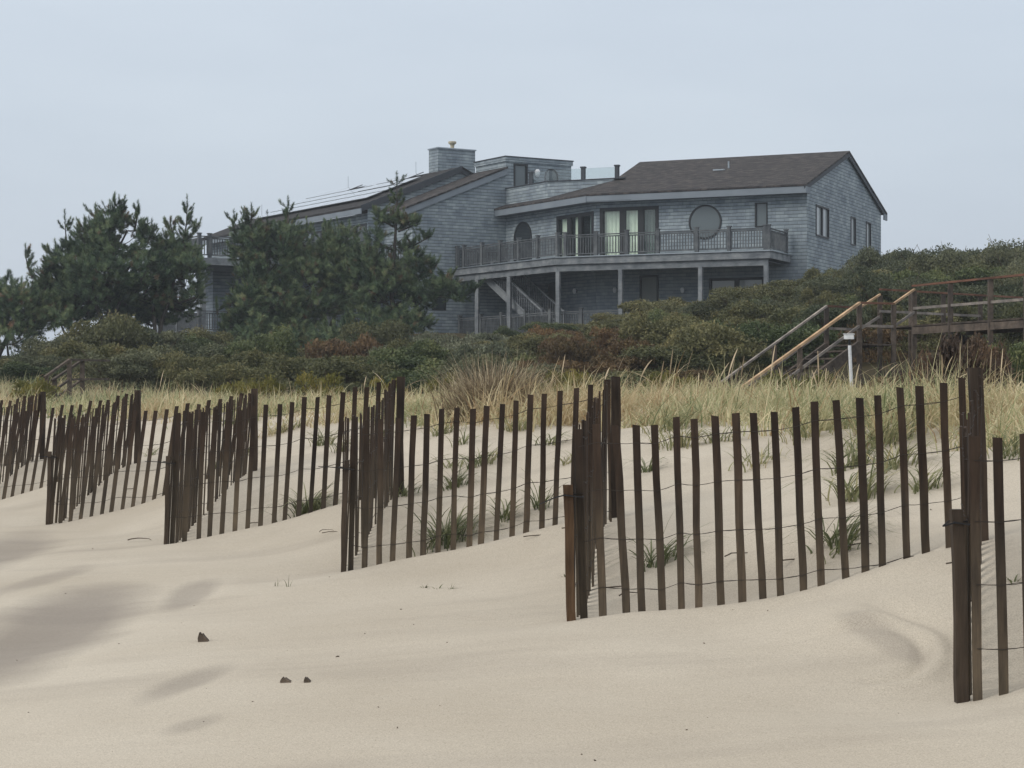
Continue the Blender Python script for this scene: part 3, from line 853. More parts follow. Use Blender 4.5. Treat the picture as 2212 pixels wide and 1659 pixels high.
# --- main roofs
e1 = inter(RH(0, -.7), Ud, LH(.7, 0), Qd); uE1 = (e1-Cc).dot(Ud)
zE = 9.60
rz = lambda v: zE+(v+.7)*.3105
mb = MB()
mb.slab([RH(-.16, -.7, zE), Vector((e1.x, e1.y, zE)), RH(10.06, 2.28, rz(2.28)), RH(10.42, 6.725, rz(6.725)), RH(-.16, 6.725, rz(6.725))], .09)
mb.slab([RH(-.16, 14.15, zE), RH(-.16, 6.725, rz(6.725)), RH(10.42, 6.725, rz(6.725)), RH(10.42, 14.15, zE)], .09)
za = lambda t: 9.60+.33*(.7-t)
mb.slab([Vector((e1.x, e1.y, zE)), LH(.7, 0, zE), LH(0.02, 0, za(0)), LH(0.02, -3.82, za(0))], .09)
mb.slab([Vector((e1.x, e1.y, zE)), LH(0.02, -3.82, za(0)), RH(10.06, 2.28, rz(2.28))], .09)
mb.build('roof', M['roof'], house, uv=True)
mb = MB()   # fascia
mb.beam(RH(-.13, -.66, 9.36), Vector((e1.x, e1.y, 9.36))+Vd*.04, .05, .29)
mb.beam(Vector((e1.x, e1.y, 9.36)), LH(.66, -.02, 9.36), .05, .29)
mb.build('fascia', M['trim'], house)
mb = MB()
mb.slab([RH(0, -.63, 9.27), e1+Vector((0, 0, 9.27)), RH(10.04, 0, 9.27), RH(0, 0, 9.27)], .04)
mb.slab([e1+Vector((0, 0, 9.265)), LH(.63, -.02, 9.265), LH(.005, -.02, 9.265), LH(.005, -7.9, 9.265)], .04)
mb.build('soffit', M['soffit'], house)
for va, vb in ((-.7, 6.725), (14.15, 6.725)):
    mb = MB(); mb.beam(RH(-.10, va, zE-.16), RH(-.10, vb, rz(6.725)-.16), .07, .24); mb.build('rake_board', M['darktrim'], house)
mb = MB(); mb.beam(RH(-.13, -.7, 9.36), RH(-.13, -.0, 9.36), .06, .29); mb.build('eave_return', M['trim'], house); mb = MB(); mb.beam(RH(-.13, 13.5, 9.36), RH(-.13, 14.15, 9.36), .06, .29); mb.build('eave_return', M['trim'], house)
mb = MB(); mb.beam(RH(10.40, 6.7, rz(6.7)-.14), RH(10.05, 2.3, rz(2.3)-.14), .07, .22)
mb.build('rake_board', M['darktrim'], house)
mb = MB(); p = RH(5.2, 3.4, rz(3.4)+.03); mb.obox(p, Ud*.28, Vd*.09, (0, 0, .03)); mb.tube([RH(4.9, 3.9, rz(3.9)), RH(4.9, 3.9, rz(3.9)+.32)], .04, 8)
mb.build('roof_vent', M['metal'], house)
# W roof and the long roof with solar
wz = lambda t: 11.72-.40*t
mb = MB(); mb.slab([LH(-.02, -.16, wz(-.02)), LH(5.75, -.16, wz(5.75)), LH(5.75, 2.90, wz(5.75)), LH(-.02, 2.90, wz(-.02))], .09)
mb.build('roof', M['roof'], house, uv=True)
mb = MB(); mb.beam(LH(-.0, -.10, wz(0)-.24), LH(5.72, -.10, wz(5.72)-.24), .06, .28); mb.build('rake_board', M['trim'], house); mb = MB(); mb.beam(LH(5.72, -.1, wz(5.72)-.22), LH(5.72, 2.9, wz(5.72)-.22), .05, .26)
mb.build('eave_board', M['trim'], house)
bz = lambda t: 11.97-.40*(t-.875)
mb = MB()
mb.face([LH(-3.0, 2.935, ZG), LH(6.2, 2.935, ZG), LH(6.2, 2.935, 9.55), LH(.875, 2.935, 11.80), LH(-1.6, 2.935, 10.8), LH(-3.0, 2.935, 10.2)])
mb.build('wall', M['shingle'], house, uv=True)
bh = [(3.4, 6.2, 3.2, 5.6), (3.4, 6.0, 6.6, 8.9), (7.3, 9.6, 6.6, 8.9), (10.8, 13.0, 6.6, 8.9), (8, 11, 3.2, 5.6), (14.2, 16.8, 6.6, 8.8)]
mb = MB(); wall_with_holes(mb, PB, 2.935, 23, ZG, 9.4, bh)
mb.face([LH(6, 23, ZG), LH(0, 23, ZG), LH(0, 23, 9.3), LH(6, 23, 9.3)])
mb.build('wall', M['shingle'], house, uv=True)
for h in bh: window(PB, *h, name='sliding_door', divs=((h[0]+h[1])/2,), pane='darkpane', fw=.09)
mb = MB()
mb.slab([LH(6.65, 2.80, bz(6.65)), LH(6.65, 18.7, bz(6.65)), LH(.875, 18.7, bz(.875)), LH(.875, 2.80, bz(.875))], .10)
mb.slab([LH(.875, 2.80, bz(.875)), LH(.875, 18.7, bz(.875)), LH(-3.2, 18.7, 10.1), LH(-3.2, 2.80, 10.1)], .10)
mb.slab([LH(6.65, 18.72, 9.42), LH(6.65, 23.4, 9.42), LH(3.0, 23.4, 10.9), LH(3.0, 18.72, 10.9)], .10)
mb.build('roof', M['roof_dark'], house, uv=True)
mb = MB(); mb.beam(LH(6.62, 2.8, 9.44), LH(6.62, 18.7, 9.44), .05, .30); mb.beam(LH(6.62, 18.75, 9.20), LH(6.62, 23.4, 9.20), .05, .26)
mb.build('fascia', M['trim'], house)
mb = MB(); mb.beam(LH(6.6, 2.80, bz(6.6)-.12), LH(.875, 2.80, bz(.875)-.12), .06, .30); mb.build('rake_board', M['darktrim'], house); mb = MB(); mb.beam(LH(.875, 2.86, bz(.875)-.20), LH(-3.1, 2.86, 10.0), .06, .22)
mb.build('rake_board', M['darktrim'], house)
# solar panels: four rows down the slope, eight across
nrm = Vector((0, 0, 1)); sd = (LH(1, 0, bz(1))-LH(0, 0, bz(0))).normalized()
nn = sd.cross(Qd).normalized()
if nn.z < 0: nn = -nn
for r in range(4):
    for c in range(8):
        if r == 0 and c in (0, 4): continue
        t = 1.02+1.10*r+.53; a = 4.7+1.72*c+.8
        cen = LH(t, a, bz(t)) + nn*(.11 + (.02 if r < 2 and c in (1, 2) else 0))
        mb = MB(); mb.obox(cen, Qd*.85, sd*.525, nn*.02)
        o = mb.build('solar_panel', M['solarframe'], house)
        mb = MB(); mb.obox(cen+nn*.013, Qd*.835, sd*.510, nn*.010)
        mb.build('panel_glass', M['solar'], o, uv=True)
for a, t in ((15.2, 1.0), (7.4, 1.0), (18.4, 4.8)):
    mb = MB(); p = LH(t, a, bz(t)); mb.tube([p, p+Vector((0, 0, .75))], .012, 5); mb.build('lightning_rod', M['metal'], house)
# chimney
ch = LH(.55, 5.85, 0)
mb = MB()
c4 = [ch, ch+Pd*2.25, ch+Pd*2.25+Qd*.97, ch+Qd*.97]
mb.hexa([Vector((p.x, p.y, 10.3)) for p in c4], [Vector((p.x, p.y, 13.24)) for p in c4])
chim = mb.build('chimney', M['shingle'], house, uv=True)
mb = MB(); c5 = [ch-Pd*.05-Qd*.05, ch+Pd*2.30-Qd*.05, ch+Pd*2.30+Qd*1.02, ch-Pd*.05+Qd*1.02]
mb.slab([Vector((p.x, p.y, 13.31)) for p in c5], .065); mb.build('chimney_cap', M['metal'], chim)
pf = at(977, 318, ch.y+.5); pf.z = 13.3
mb = MB(); mb.tube([pf+Vector((0, 0, z)) for z in (0, .12, .20, .24, .34, .36)], [.10, .10, .13, .20, .22, .19], 14); mb.build('flue_pot', M['cream'], chim)
# --- decks
def railing(par, pts, h=1.0, postu=None, post_h=1.08, bal=.125, name='railing', pw=.15, mat='rail'):
    mb = MB(); posts = []
    for i in range(len(pts)-1):
        p, q = Vector(pts[i]), Vector(pts[i+1]); L = (q-p).length; d = (q-p).normalized()
        up = Vector((0, 0, 1))
        mb.beam(p+up*(h-.03), q+up*(h-.03), .10, .045); mb.beam(p+up*(h-.12), q+up*(h-.12), .045, .05); mb.beam(p+up*.13, q+up*.13, .045, .05)
        hd = Vector((d.x, d.y, 0)).normalized(); sd_ = Vector((-hd.y, hd.x, 0))
        n = int(L/bal)
        for k in range(1, n):
            b = p+d*L*k/n
            mb.obox(b+up*((h-.12+.13)/2), hd*.018, sd_*.018, up*((h-.25)/2))
        posts.append((p, hd, sd_))
    posts.append((Vector(pts[-1]), hd, sd_))
    r = mb.build(name, M[mat], par)
    for p, hd, sd_ in posts:
        mb = MB(); mb.obox(p+up*post_h/2, hd*pw/2, sd_*pw/2, up*post_h/2); mb.obox(p+up*(post_h+.022), hd*(pw/2+.025), sd_*(pw/2+.025), up*.02)
        mb.build('railing_post', M[mat], r)
    return r
ZD = 6.55
G = inter(RH(0, -3.08), Ud, LH(2.946, 0), Qd)
def deckpoly(off, z, r0=.763):
    g = inter(RH(0, -3.08-off), Ud, LH(2.946+off, 0), Qd)
    return [RH(r0-off, -.004, z), RH(r0-off, -3.08-off, z), Vector((g.x, g.y, z)), LH(2.946+off, -.005, z), LH(.004, -.005, z), RH(10.04, -.004, z)]
mb = MB(); mb.slab(deckpoly(0, ZD), .10); dk = mb.build('upper_deck', M['deck'], house)
def pathband(pts, z0, z1, th):
    mb = MB()
    for i in range(len(pts)-1):
        p, q = pts[i].copy(), pts[i+1].copy(); p.z = q.z = (z0+z1)/2
        mb.beam(p, q, th, z1-z0)
    return mb
ed = lambda off: [RH(.763+(-off), -.03, 0)] + [p for p in deckpoly(off, 0)[1:4]]
mb = pathband(ed(.03), ZD-.34, ZD-.03, .05)
mb.build('fascia', M['deck'], dk)
mb = pathband(ed(.06), ZD-.03, ZD+.015, .12); mb.build('deck_edge', M['metal'], dk)
ed2 = [RH(1.15, -2.7, 0)] + [p for p in deckpoly(-.10, 0, .763)[2:4]]
ed2[0] = RH(.863, -2.98, 0)
mb = pathband(ed2, ZD-.64, ZD-.36, .08)
mb.build('beam', M['deck'], dk)
mb = MB(); mb.slab(deckpoly(-.2, ZD-.42), .03); mb.build('soffit', M['soffit'], dk)
# railing with posts where the photo has them
rp = [RH(.85, -.35, ZD), RH(.85, -2.98, ZD), RH(solU(1641.5, -2.98)-.25, -2.98, ZD)]
for px in (1575, 1505+.5*0, 1421, 1354, 1288, 1221): rp.append(RH(solU(px, -2.98), -2.98, ZD))
gg = inter(RH(0, -2.98), Ud, LH(2.846, 0), Qd); rp.append(Vector((gg.x, gg.y, ZD)))
for px in (1162, 1121, 1081, 1042, 1003): rp.append(LH(2.846, solA(px, 2.846), ZD))
rp = [p for p in rp]
railing(dk, rp)
railing(dk, [LH(2.85, -.12, ZD), LH(.1, -.12, ZD)])
zlow = 3.15
for px in (1031, 1100, 1204):
    p = LH(2.82, solA(px, 2.82)); 
    if px == 1204: p = inter(RH(0, -2.96), Ud, LH(2.82, 0), Qd)
    mb = MB(); mb.obox((p.x, p.y, (2.0+ZD-.62)/2), Ud*.09, Vd*.09, (0, 0, (ZD-.62-2.0)/2)); mb.build('deck_post', M['deck'], dk)
for px in (1341, 1513.5, 1655):
    p = RH(solU(px, -2.96), -2.96)
    mb = MB(); mb.obox((p.x, p.y, (2.0+ZD-.62)/2), Ud*.09, Vd*.09, (0, 0, (ZD-.62-2.0)/2)); mb.build('deck_post', M['deck'], dk)
# lower deck
mb = MB(); mb.slab(deckpoly(.05, zlow), .25); ld = mb.build('lower_deck', M['deck'], house)
lp = [LH(2.75, a, zlow) for a in (-.2, -2.2, -4.1, -6.2, -8.3)] + [RH(u, -2.9, zlow) for u in (9.6, 7.6, 5.6, 3.6)]
railing(ld, lp, h=.98)
# stair below the deck
st0 = LH(1.9, solA(1052, 1.9), ZD-.15); st1 = LH(1.9, solA(1196, 1.9), zlow)
mb = MB(); ax = (st1-st0); hx = Vector((ax.x, ax.y, 0)).normalized(); sx = Vector((-hx.y, hx.x, 0))
for s in (-.55, .55): mb.beam(st0+sx*s, st1+sx*s, .05, .30)
stair = mb.build('stair', M['deck'], house)
mb = MB()
for k in range(1, 17):
    c = st0.lerp(st1, k/17)+Vector((0, 0, .06)); mb.obox(c, hx*.14, sx*.52, (0, 0, .02))
mb.build('tread', M['deck'], stair)
for s in (-.6, .6):
    pts = [st0+sx*s+Vector((0, 0, .12)), st0.lerp(st1, .5)+sx*s+Vector((0, 0, .12)), st1+sx*s+Vector((0, 0, .12))]
    mb = MB(); up = Vector((0, 0, 1))
    for i in range(2):
        p, q = pts[i], pts[i+1]
        mb.beam(p+up*.92, q+up*.92, .09, .06); mb.beam(p+up*.14, q+up*.14, .05, .06)
        n = 15
        for k in range(n):
            b = p.lerp(q, k/n); mb.obox(b+up*.52, hx*.018, sx*.018, up*.38)
    for p in pts[1:]: mb.obox(p+up*.48, hx*.055, sx*.055, up*.55)
    mb.build('handrail', M['deck'], stair)
# left deck (runs out behind the pines)
def LP(t0, t1, a0, a1, z): return [LH(t0, a0, z), LH(t1, a0, z), LH(t1, a1, z), LH(t0, a1, z)]
mb = MB(); mb.slab(LP(5.31, 16.4, .02, 2.9, 6.60), .12); mb.slab(LP(6.02, 16.4, 2.9, 5.0, 6.60), .12)
d2 = mb.build('upper_deck', M['deck'], house)
mb = pathband([LH(5.33, -.02), LH(16.42, -.02), LH(16.42, 5.0)], 6.27, 6.59, .05); mb.build('fascia', M['deck'], d2)
mb = MB(); mb.slab(LP(5.4, 16.2, .2, 4.9, 6.25), .04); mb.build('soffit', M['soffit'], d2)
railing(d2, [LH(t, .08, 6.6) for t in (5.5, 7.6, 9.8, 12, 13.9, 15.8, 16.3)]+[LH(16.3, a, 6.6) for a in (1.6, 3.3, 4.9)])
for t, a in ((7.5, .15), (10.3, .15), (13.3, .15), (16.1, .15), (16.1, 2.6), (16.1, 4.8)):
    p = LH(t, a); mb = MB(); mb.obox((p.x, p.y, 4.2), Pd*.11, Qd*.11, (0, 0, 2.05)); mb.build('deck_post', M['deck'], d2)
mb = MB(); mb.slab(LP(5.31, 16.4, .02, 5.0, 3.2), .3); l2 = mb.build('lower_deck', M['deck'], house)
railing(l2, [LH(t, .08, 3.2) for t in (5.5, 7.6, 9.8, 12, 13.9, 16.3)]+[LH(16.3, a, 3.2) for a in (2.6, 4.9)])
mb = MB()
mb.hexa([LH(6.0, 3.2, 2), LH(14.3, 3.2, 2), LH(14.3, 4.6, 2), LH(6.0, 4.6, 2)], [LH(6.0, 3.2, 6.2), LH(14.3, 3.2, 6.2), LH(14.3, 4.6, 6.2), LH(6.0, 4.6, 6.2)])
mb.build('lower_wall', M['shingle_flat'], house, uv=True)
mb = MB()   # closed back of the house
mb.hexa([LH(-.3, .4, ZG), LH(-8, .4, ZG), LH(-8, 3, ZG), LH(-.3, 3, ZG)], [LH(-.3, .4, 9.5), LH(-8, .4, 9.5), LH(-8, 3, 9.5), LH(-.3, 3, 9.5)])
mb.build('rear_wall', M['shingle_flat'], house, uv=True)

# ------------------------------------------------------------------ pines
def tuft_template(n, L, r, w, rng):
    """bottlebrush of needles around +Z, base at the origin"""
    V = np.zeros((n, 3, 3)); T = rng.random(n)
    for i in range(n):
        h = rng.random()**.8*L; a = rng.random()*2*math.pi
        el = math.radians(rng.uniform(5, 58)) + (.4 if h > L*.85 else 0)
        d = np.array([math.cos(a)*math.cos(el), math.sin(a)*math.cos(el), math.sin(el)])
        sd = np.array([-math.sin(a), math.cos(a), 0])*w/2
        ln = r*rng.uniform(.8, 1.25)
        b = np.array([0, 0, h])
        V[i, 0] = b-sd; V[i, 1] = b+sd; V[i, 2] = b+d*ln
    return V
TUFTS = [tuft_template(52, .19, .135, .021, RNG) for _ in range(5)]
def basis(d):
    z = d/np.linalg.norm(d, axis=1, keepdims=True)
    ref = np.tile(np.array([0.3, .9, .2]), (len(d), 1))
    x = np.cross(ref, z); x /= np.linalg.norm(x, axis=1, keepdims=True)+1e-9
    y = np.cross(z, x)
    return np.stack([x, y, z], 2)     # columns
def make_pine(name, label, base, blobs, trunks, seed, leader=None, dens=1.0, gap=.12):
    """blobs: (centre, rx, ry, rz) in world metres; trunks: lists of points"""
    rng = np.random.default_rng(seed)
    root = empty(name, base)
    tag(root, label, 'tree', 'pines in front of the house')
    mb = MB()
    for tr, r0, r1 in trunks:
        k = len(tr); mb.tube(tr, [r0+(r1-r0)*i/(k-1) for i in range(k)], 7)
    P = []; D = []; S = []
    for (c, rx, ry, rz_) in blobs:
        c = np.array(c)
        n = int(135*dens*(rx*ry+rx*rz_+ry*rz_)/3*4*.62)
        u = rng.normal(size=(n, 3)); u /= np.linalg.norm(u, axis=1, keepdims=True)
        rad = rng.uniform(.12, 1.0, n)**.42
        p = c+u*rad[:, None]*np.array([rx, ry, rz_])
        g = np.array([mnoise.noise(Vector(q)*1.15+Vector((seed, 0, 0))) for q in p])
        keep = (g > -gap-.09) & (u[:, 2] > -.8)
        p = p[keep]; u = u[keep]
        d = u*np.array([1, 1, .7]); d[:, 2] += .45; d += rng.normal(size=d.shape)*.45
        P.append(p); D.append(d); S.append(rng.uniform(.75, 1.25, len(p)))
        # twigs to some of the tufts
        cc = Vector(c)-Vector((0, 0, rz_*.35))
        # limb from nearest trunk point
        best = min((Vector(q) for tr, _, _ in trunks for q in tr), key=lambda q: (q-cc).length)
        m1 = (best+cc)/2+Vector((0, 0, -.1))
        mb.tube([best, m1, cc], [.07, .05, .035], 5)
        for q in p[::16]:
            q = Vector(q); m = cc.lerp(q, .5)+Vector((0, 0, -.08)); mb.tube([cc, m, q], [.022, .015, .008], 4, cap=False)
    if leader:
        for (pts, n_side) in leader:     # bare leaders with side candles
            pts = [Vector(q) for q in pts]
            mb.tube(pts, [.05-.035*i/(len(pts)-1) for i in range(len(pts))], 5)
            for i in range(len(pts)-1):
                for k in range(n_side):
                    q = pts[i].lerp(pts[i+1], rng.random()); an = rng.random()*6.28; L = rng.uniform(.12, .36)*(1-.5*(i/len(pts)))
                    e = q+Vector((math.cos(an)*L, math.sin(an)*L, L*.45))
                    mb.tube([q, e], [.014, .008], 4, cap=False)
                    for f in (.35, .7, 1.0):
                        P.append(np.array([q.lerp(e, f)])); D.append(np.array([[math.cos(an)*.6, math.sin(an)*.6, .8]])); S.append(np.array([rng.uniform(.75, 1.0)]))
            q = pts[-1]
            P.append(np.array([q, q+Vector((0, 0, -.15))])); D.append(np.array([[0, 0, 1.], [0.1, 0, 1.]])); S.append(np.array([1.1, 1.0]))
    P = np.concatenate(P); D = np.concatenate(D); S = np.concatenate(S)
    # candles: second tuft further out along the same shoot
    k = rng.random(len(P)) < .55
    Dn = D/np.linalg.norm(D, axis=1, keepdims=True)
    P = np.concatenate([P, P[k]+Dn[k]*.22*S[k][:, None]]); D2 = D[k].copy(); D2[:, 2] += .35
    D = np.concatenate([D, D2]); S = np.concatenate([S, S[k]*.9])
    Bm = basis(D)
    allV = []; tint = []
    tn = np.array([mnoise.noise(Vector(q)*1.5+Vector((0, seed, 3)))*.8+.5 for q in P])
    for ti, T in enumerate(TUFTS):
        sel = np.arange(len(P)) % len(TUFTS) == ti
        if not sel.any(): continue
        Vt = T.reshape(-1, 3)
        W = np.einsum('nij,mj->nmi', Bm[sel]*S[sel][:, None, None], Vt)+P[sel][:, None, :]
        allV.append(W.reshape(-1, 3))
        base_t = tn[sel]*.75+.06+rng.normal(0, .15, sel.sum())
        brown = rng.random(sel.sum()) < .012
        base_t[brown] = 1.0
        tint.append(np.repeat(base_t, len(T))+rng.normal(0, .06, sel.sum()*len(T)))
    V = np.concatenate(allV)-np.array(base); n = len(V)//3
    Fc = np.arange(n*3).reshape(-1, 3)
    me = np_mesh('crown', V, Fc, M['pine'], tint=np.clip(np.concatenate(tint), 0, 1))
    link('crown', me, root)
    mb.build('trunk', M['bark'], root)
    return root
def B(x, y, Y, rx, rz_, ry=None):
    s = Y/F
    return (tuple(at(x, y, Y)), rx*s, (ry or rx)*s, rz_*s)
def base_at(x, Y): p = at(x, 700, Y); return Vector((p.x, p.y, hz(p.x, p.y)))
# far left, low and spreading
b0 = base_at(-30, 78)
make_pine('pine_tree', 'low spreading pine cut by the left edge of the photo', b0,
    [B(-20, 680, 78, 55, 45), B(35, 655, 77.5, 52, 42), B(60, 700, 78, 55, 32), B(15, 735, 77, 50, 28), B(85, 655, 78.5, 40, 28), B(105, 600, 79, 32, 26), B(70, 612, 78, 24, 26), B(-50, 720, 78, 40, 40), B(10, 620, 79, 34, 22), B(130, 690, 78, 55, 22), B(60, 645, 78, 55, 40), B(20, 700, 78, 60, 30), B(100, 670, 78.5, 45, 30)],
    [([b0-Vector((0, 0, .3)), b0+Vector((.3, 0, .5)), at(20, 720, 78), at(60, 680, 78)], .13, .05), ([at(20, 775, 77.6), at(60, 765, 77.6), at(105, 748, 77.8), at(150, 735, 78)], .05, .02)],
    21, leader=[([at(70, 600, 78), at(60, 575, 78), at(55, 552, 78)], 4)], gap=.05)
b1 = base_at(246, 79)
make_pine('pine_tree', 'tall domed pine with pale forked trunks at the left of the house', b1,
    [B(250, 520, 79, 72, 52), B(200, 530, 79, 52, 42), B(295, 530, 79, 48, 42), B(160, 575, 79, 58, 42), B(225, 590, 78.5, 80, 44), B(305, 590, 78.5, 60, 40), B(125, 612, 79.5, 38, 32), B(190, 640, 79, 85, 38), B(275, 635, 80, 75, 34), B(150, 655, 79, 62, 30), B(236, 480, 79, 30, 28), B(275, 490, 79, 34, 25), B(230, 665, 80.5, 70, 28), B(290, 670, 81, 60, 30), B(175, 678, 80, 40, 20), B(110, 640, 80, 45, 30), B(140, 600, 79, 50, 36)],
    [([b1-Vector((0, 0, .4)), at(245, 718, 79), at(222, 690, 79), at(205, 655, 79), at(200, 600, 79)], .15, .06),
     ([b1-Vector((0, 0, .3)), at(240, 700, 78.9), at(236, 665, 78.9), at(232, 620, 79), at(238, 560, 79)], .14, .06),
     ([b1-Vector((0, 0, .3)), at(258, 705, 79.2), at(250, 680, 79.2), at(262, 640, 79.4), at(270, 590, 79.4)], .11, .05),
     ([at(246, 722, 79), at(262, 730, 78.9), at(285, 722, 78.8)], .10, .08)],
    22, leader=[([at(247, 490, 79), at(248, 462, 79), at(248, 440, 79)], 5), ([at(256, 490, 79), at(257, 455, 79), at(257, 446, 79)], 3), ([at(290, 500, 79), at(296, 470, 79), at(298, 456, 79)], 4), ([at(215, 500, 79), at(209, 475, 79), at(206, 462, 79)], 4), ([at(150, 560, 79), at(143, 520, 79), at(140, 478, 79)], 4), ([at(180, 520, 79), at(182, 490, 79)], 3), ([at(318, 525, 79), at(324, 505, 79), at(328, 498, 79)], 3), ([at(118, 590, 79), at(112, 555, 79), at(105, 545, 79)], 3)])
b2 = base_at(338, 80)
make_pine('pine_tree', 'pine with a thin bare leader above its crown, beside the left deck', b2,
    [B(365, 560, 80, 45, 38), B(395, 590, 79.5, 50, 36), B(350, 600, 80, 45, 40), B(375, 640, 80, 62, 34), B(415, 575, 79, 26, 14), B(420, 640, 79, 20, 10), B(360, 530, 80, 26, 24), B(405, 545, 80, 22, 18), B(330, 640, 80, 50, 30), B(360, 680, 81, 55, 28), B(392, 665, 80.5, 26, 20), B(320, 690, 81, 40, 24), B(400, 610, 80, 50, 22)],
    [([b2-Vector((0, 0, .3)), at(334, 700, 80), at(330, 660, 80), at(345, 610, 80)], .10, .05), ([b2, at(350, 690, 80), at(365, 650, 80), at(380, 590, 80), at(397, 530, 80)], .09, .04)],
    23, leader=[([at(393, 545, 80), at(399, 510, 80), at(403, 480, 80), at(404, 445, 80)], 6), ([at(380, 530, 80), at(372, 500, 80), at(368, 482, 80)], 4), ([at(400, 520, 80), at(420, 500, 80), at(424, 487, 80)], 4)], gap=.08)
b3 = base_at(560, 82)
make_pine('pine_tree', 'bushy round-topped pine right of the open left deck', b3,
    [B(545, 540, 82, 45, 48), B(580, 570, 82, 60, 55), B(545, 620, 81.5, 42, 50), B(590, 650, 81, 65, 45), B(540, 500, 82, 28, 30), B(610, 520, 82, 42, 36), B(545, 690, 81, 60, 40), B(620, 700, 81, 50, 38)],
    [([b3-Vector((0, 0, .3)), at(562, 690, 82), at(570, 620, 82), at(560, 540, 82)], .13, .05)],
    24, leader=[([at(540, 500, 82), at(542, 475, 82), at(543, 462, 82)], 5), ([at(508, 520, 82), at(506, 495, 82), at(505, 478, 82)], 3), ([at(575, 500, 82), at(577, 480, 82)], 3)], gap=.16)
b4 = base_at(700, 83)
make_pine('pine_tree', 'broad dense pine in the middle of the clump before the house', b4,
    [B(650, 545, 83, 48, 42), B(700, 545, 83, 50, 40), B(735, 530, 83, 45, 38), B(670, 600, 82.5, 68, 48), B(740, 600, 82.5, 60, 46), B(690, 655, 82, 62, 34), B(770, 570, 83, 40, 40), B(650, 690, 81.5, 45, 40), B(622, 500, 83, 22, 30), B(750, 660, 83, 50, 24)],
    [([b4-Vector((0, 0, .3)), at(702, 690, 83), at(696, 620, 83), at(690, 540, 83)], .12, .05), ([b4, at(720, 690, 83), at(745, 640, 83), at(750, 560, 83)], .09, .04)],
    25, leader=[([at(623, 500, 83), at(622, 470, 83), at(622, 448, 83)], 5), ([at(700, 510, 83), at(703, 490, 83)], 3), ([at(665, 510, 83), at(662, 492, 83)], 3)], gap=.14)
b5 = base_at(850, 81)
make_pine('pine_tree', 'tall open pine with a pointed top and a branch reaching right across the tall wall', b5,
    [B(845, 600, 81, 48, 38), B(805, 570, 81, 42, 34), B(875, 560, 81, 36, 28), B(830, 640, 80.5, 58, 38), B(790, 620, 81, 50, 40), B(850, 520, 81, 30, 24), B(815, 515, 81, 26, 18), B(895, 600, 81, 40, 16), B(905, 570, 81, 26, 12), B(878, 480, 81, 24, 13), B(838, 470, 81, 24, 14), B(930, 625, 80.5, 46, 17), B(965, 615, 80.3, 28, 15), B(985, 640, 80.1, 24, 12), B(870, 680, 80.5, 50, 34), B(800, 690, 80.5, 55, 36), B(905, 650, 80.5, 34, 22), B(850, 715, 79.5, 60, 26), B(780, 725, 79, 55, 24), B(900, 700, 80, 34, 22)],
    [([b5-Vector((0, 0, .3)), at(850, 690, 81), at(845, 620, 81), at(852, 540, 81), at(856, 470, 81), at(858, 420, 81)], .13, .03),
     ([at(850, 660, 81), at(890, 645, 80.8), at(940, 640, 80.5), at(985, 645, 80.2), at(1012, 632, 80.0)], .07, .02),
     ([at(848, 600, 81), at(885, 590, 81), at(912, 572, 81), at(930, 552, 81)], .05, .015)],
    26, leader=[([at(857, 480, 81), at(858, 440, 81), at(857, 396, 81)], 8), ([at(900, 600, 81), at(920, 590, 81), at(938, 576, 81)], 8), ([at(870, 540, 81), at(898, 528, 81), at(925, 514, 81)], 9), ([at(860, 500, 81), at(882, 492, 81), at(900, 482, 81)], 8), ([at(850, 490, 81), at(828, 478, 81), at(818, 462, 81)], 6),
                ([at(965, 640, 80.3), at(992, 650, 80.1), at(1025, 625, 80.0)], 9), ([at(930, 630, 80.5), at(955, 612, 80.4), at(972, 596, 80.3)], 7)], dens=.95, gap=.10)
b6 = base_at(480, 80)
make_pine('pine_tree', 'small low pine at the foot of the clump, right of the deck posts', b6,
    [B(530, 655, 80, 36, 34), B(515, 705, 80, 36, 28), B(530, 710, 79.5, 50, 34), B(560, 745, 79, 55, 26), B(640, 740, 79, 60, 30), B(720, 735, 79, 50, 26)],
    [([b6-Vector((0, 0, .3)), at(485, 700, 80), at(500, 650, 80)], .08, .03)], 27, leader=[([at(470, 680, 80), at(467, 655, 80)], 3)], gap=.12)

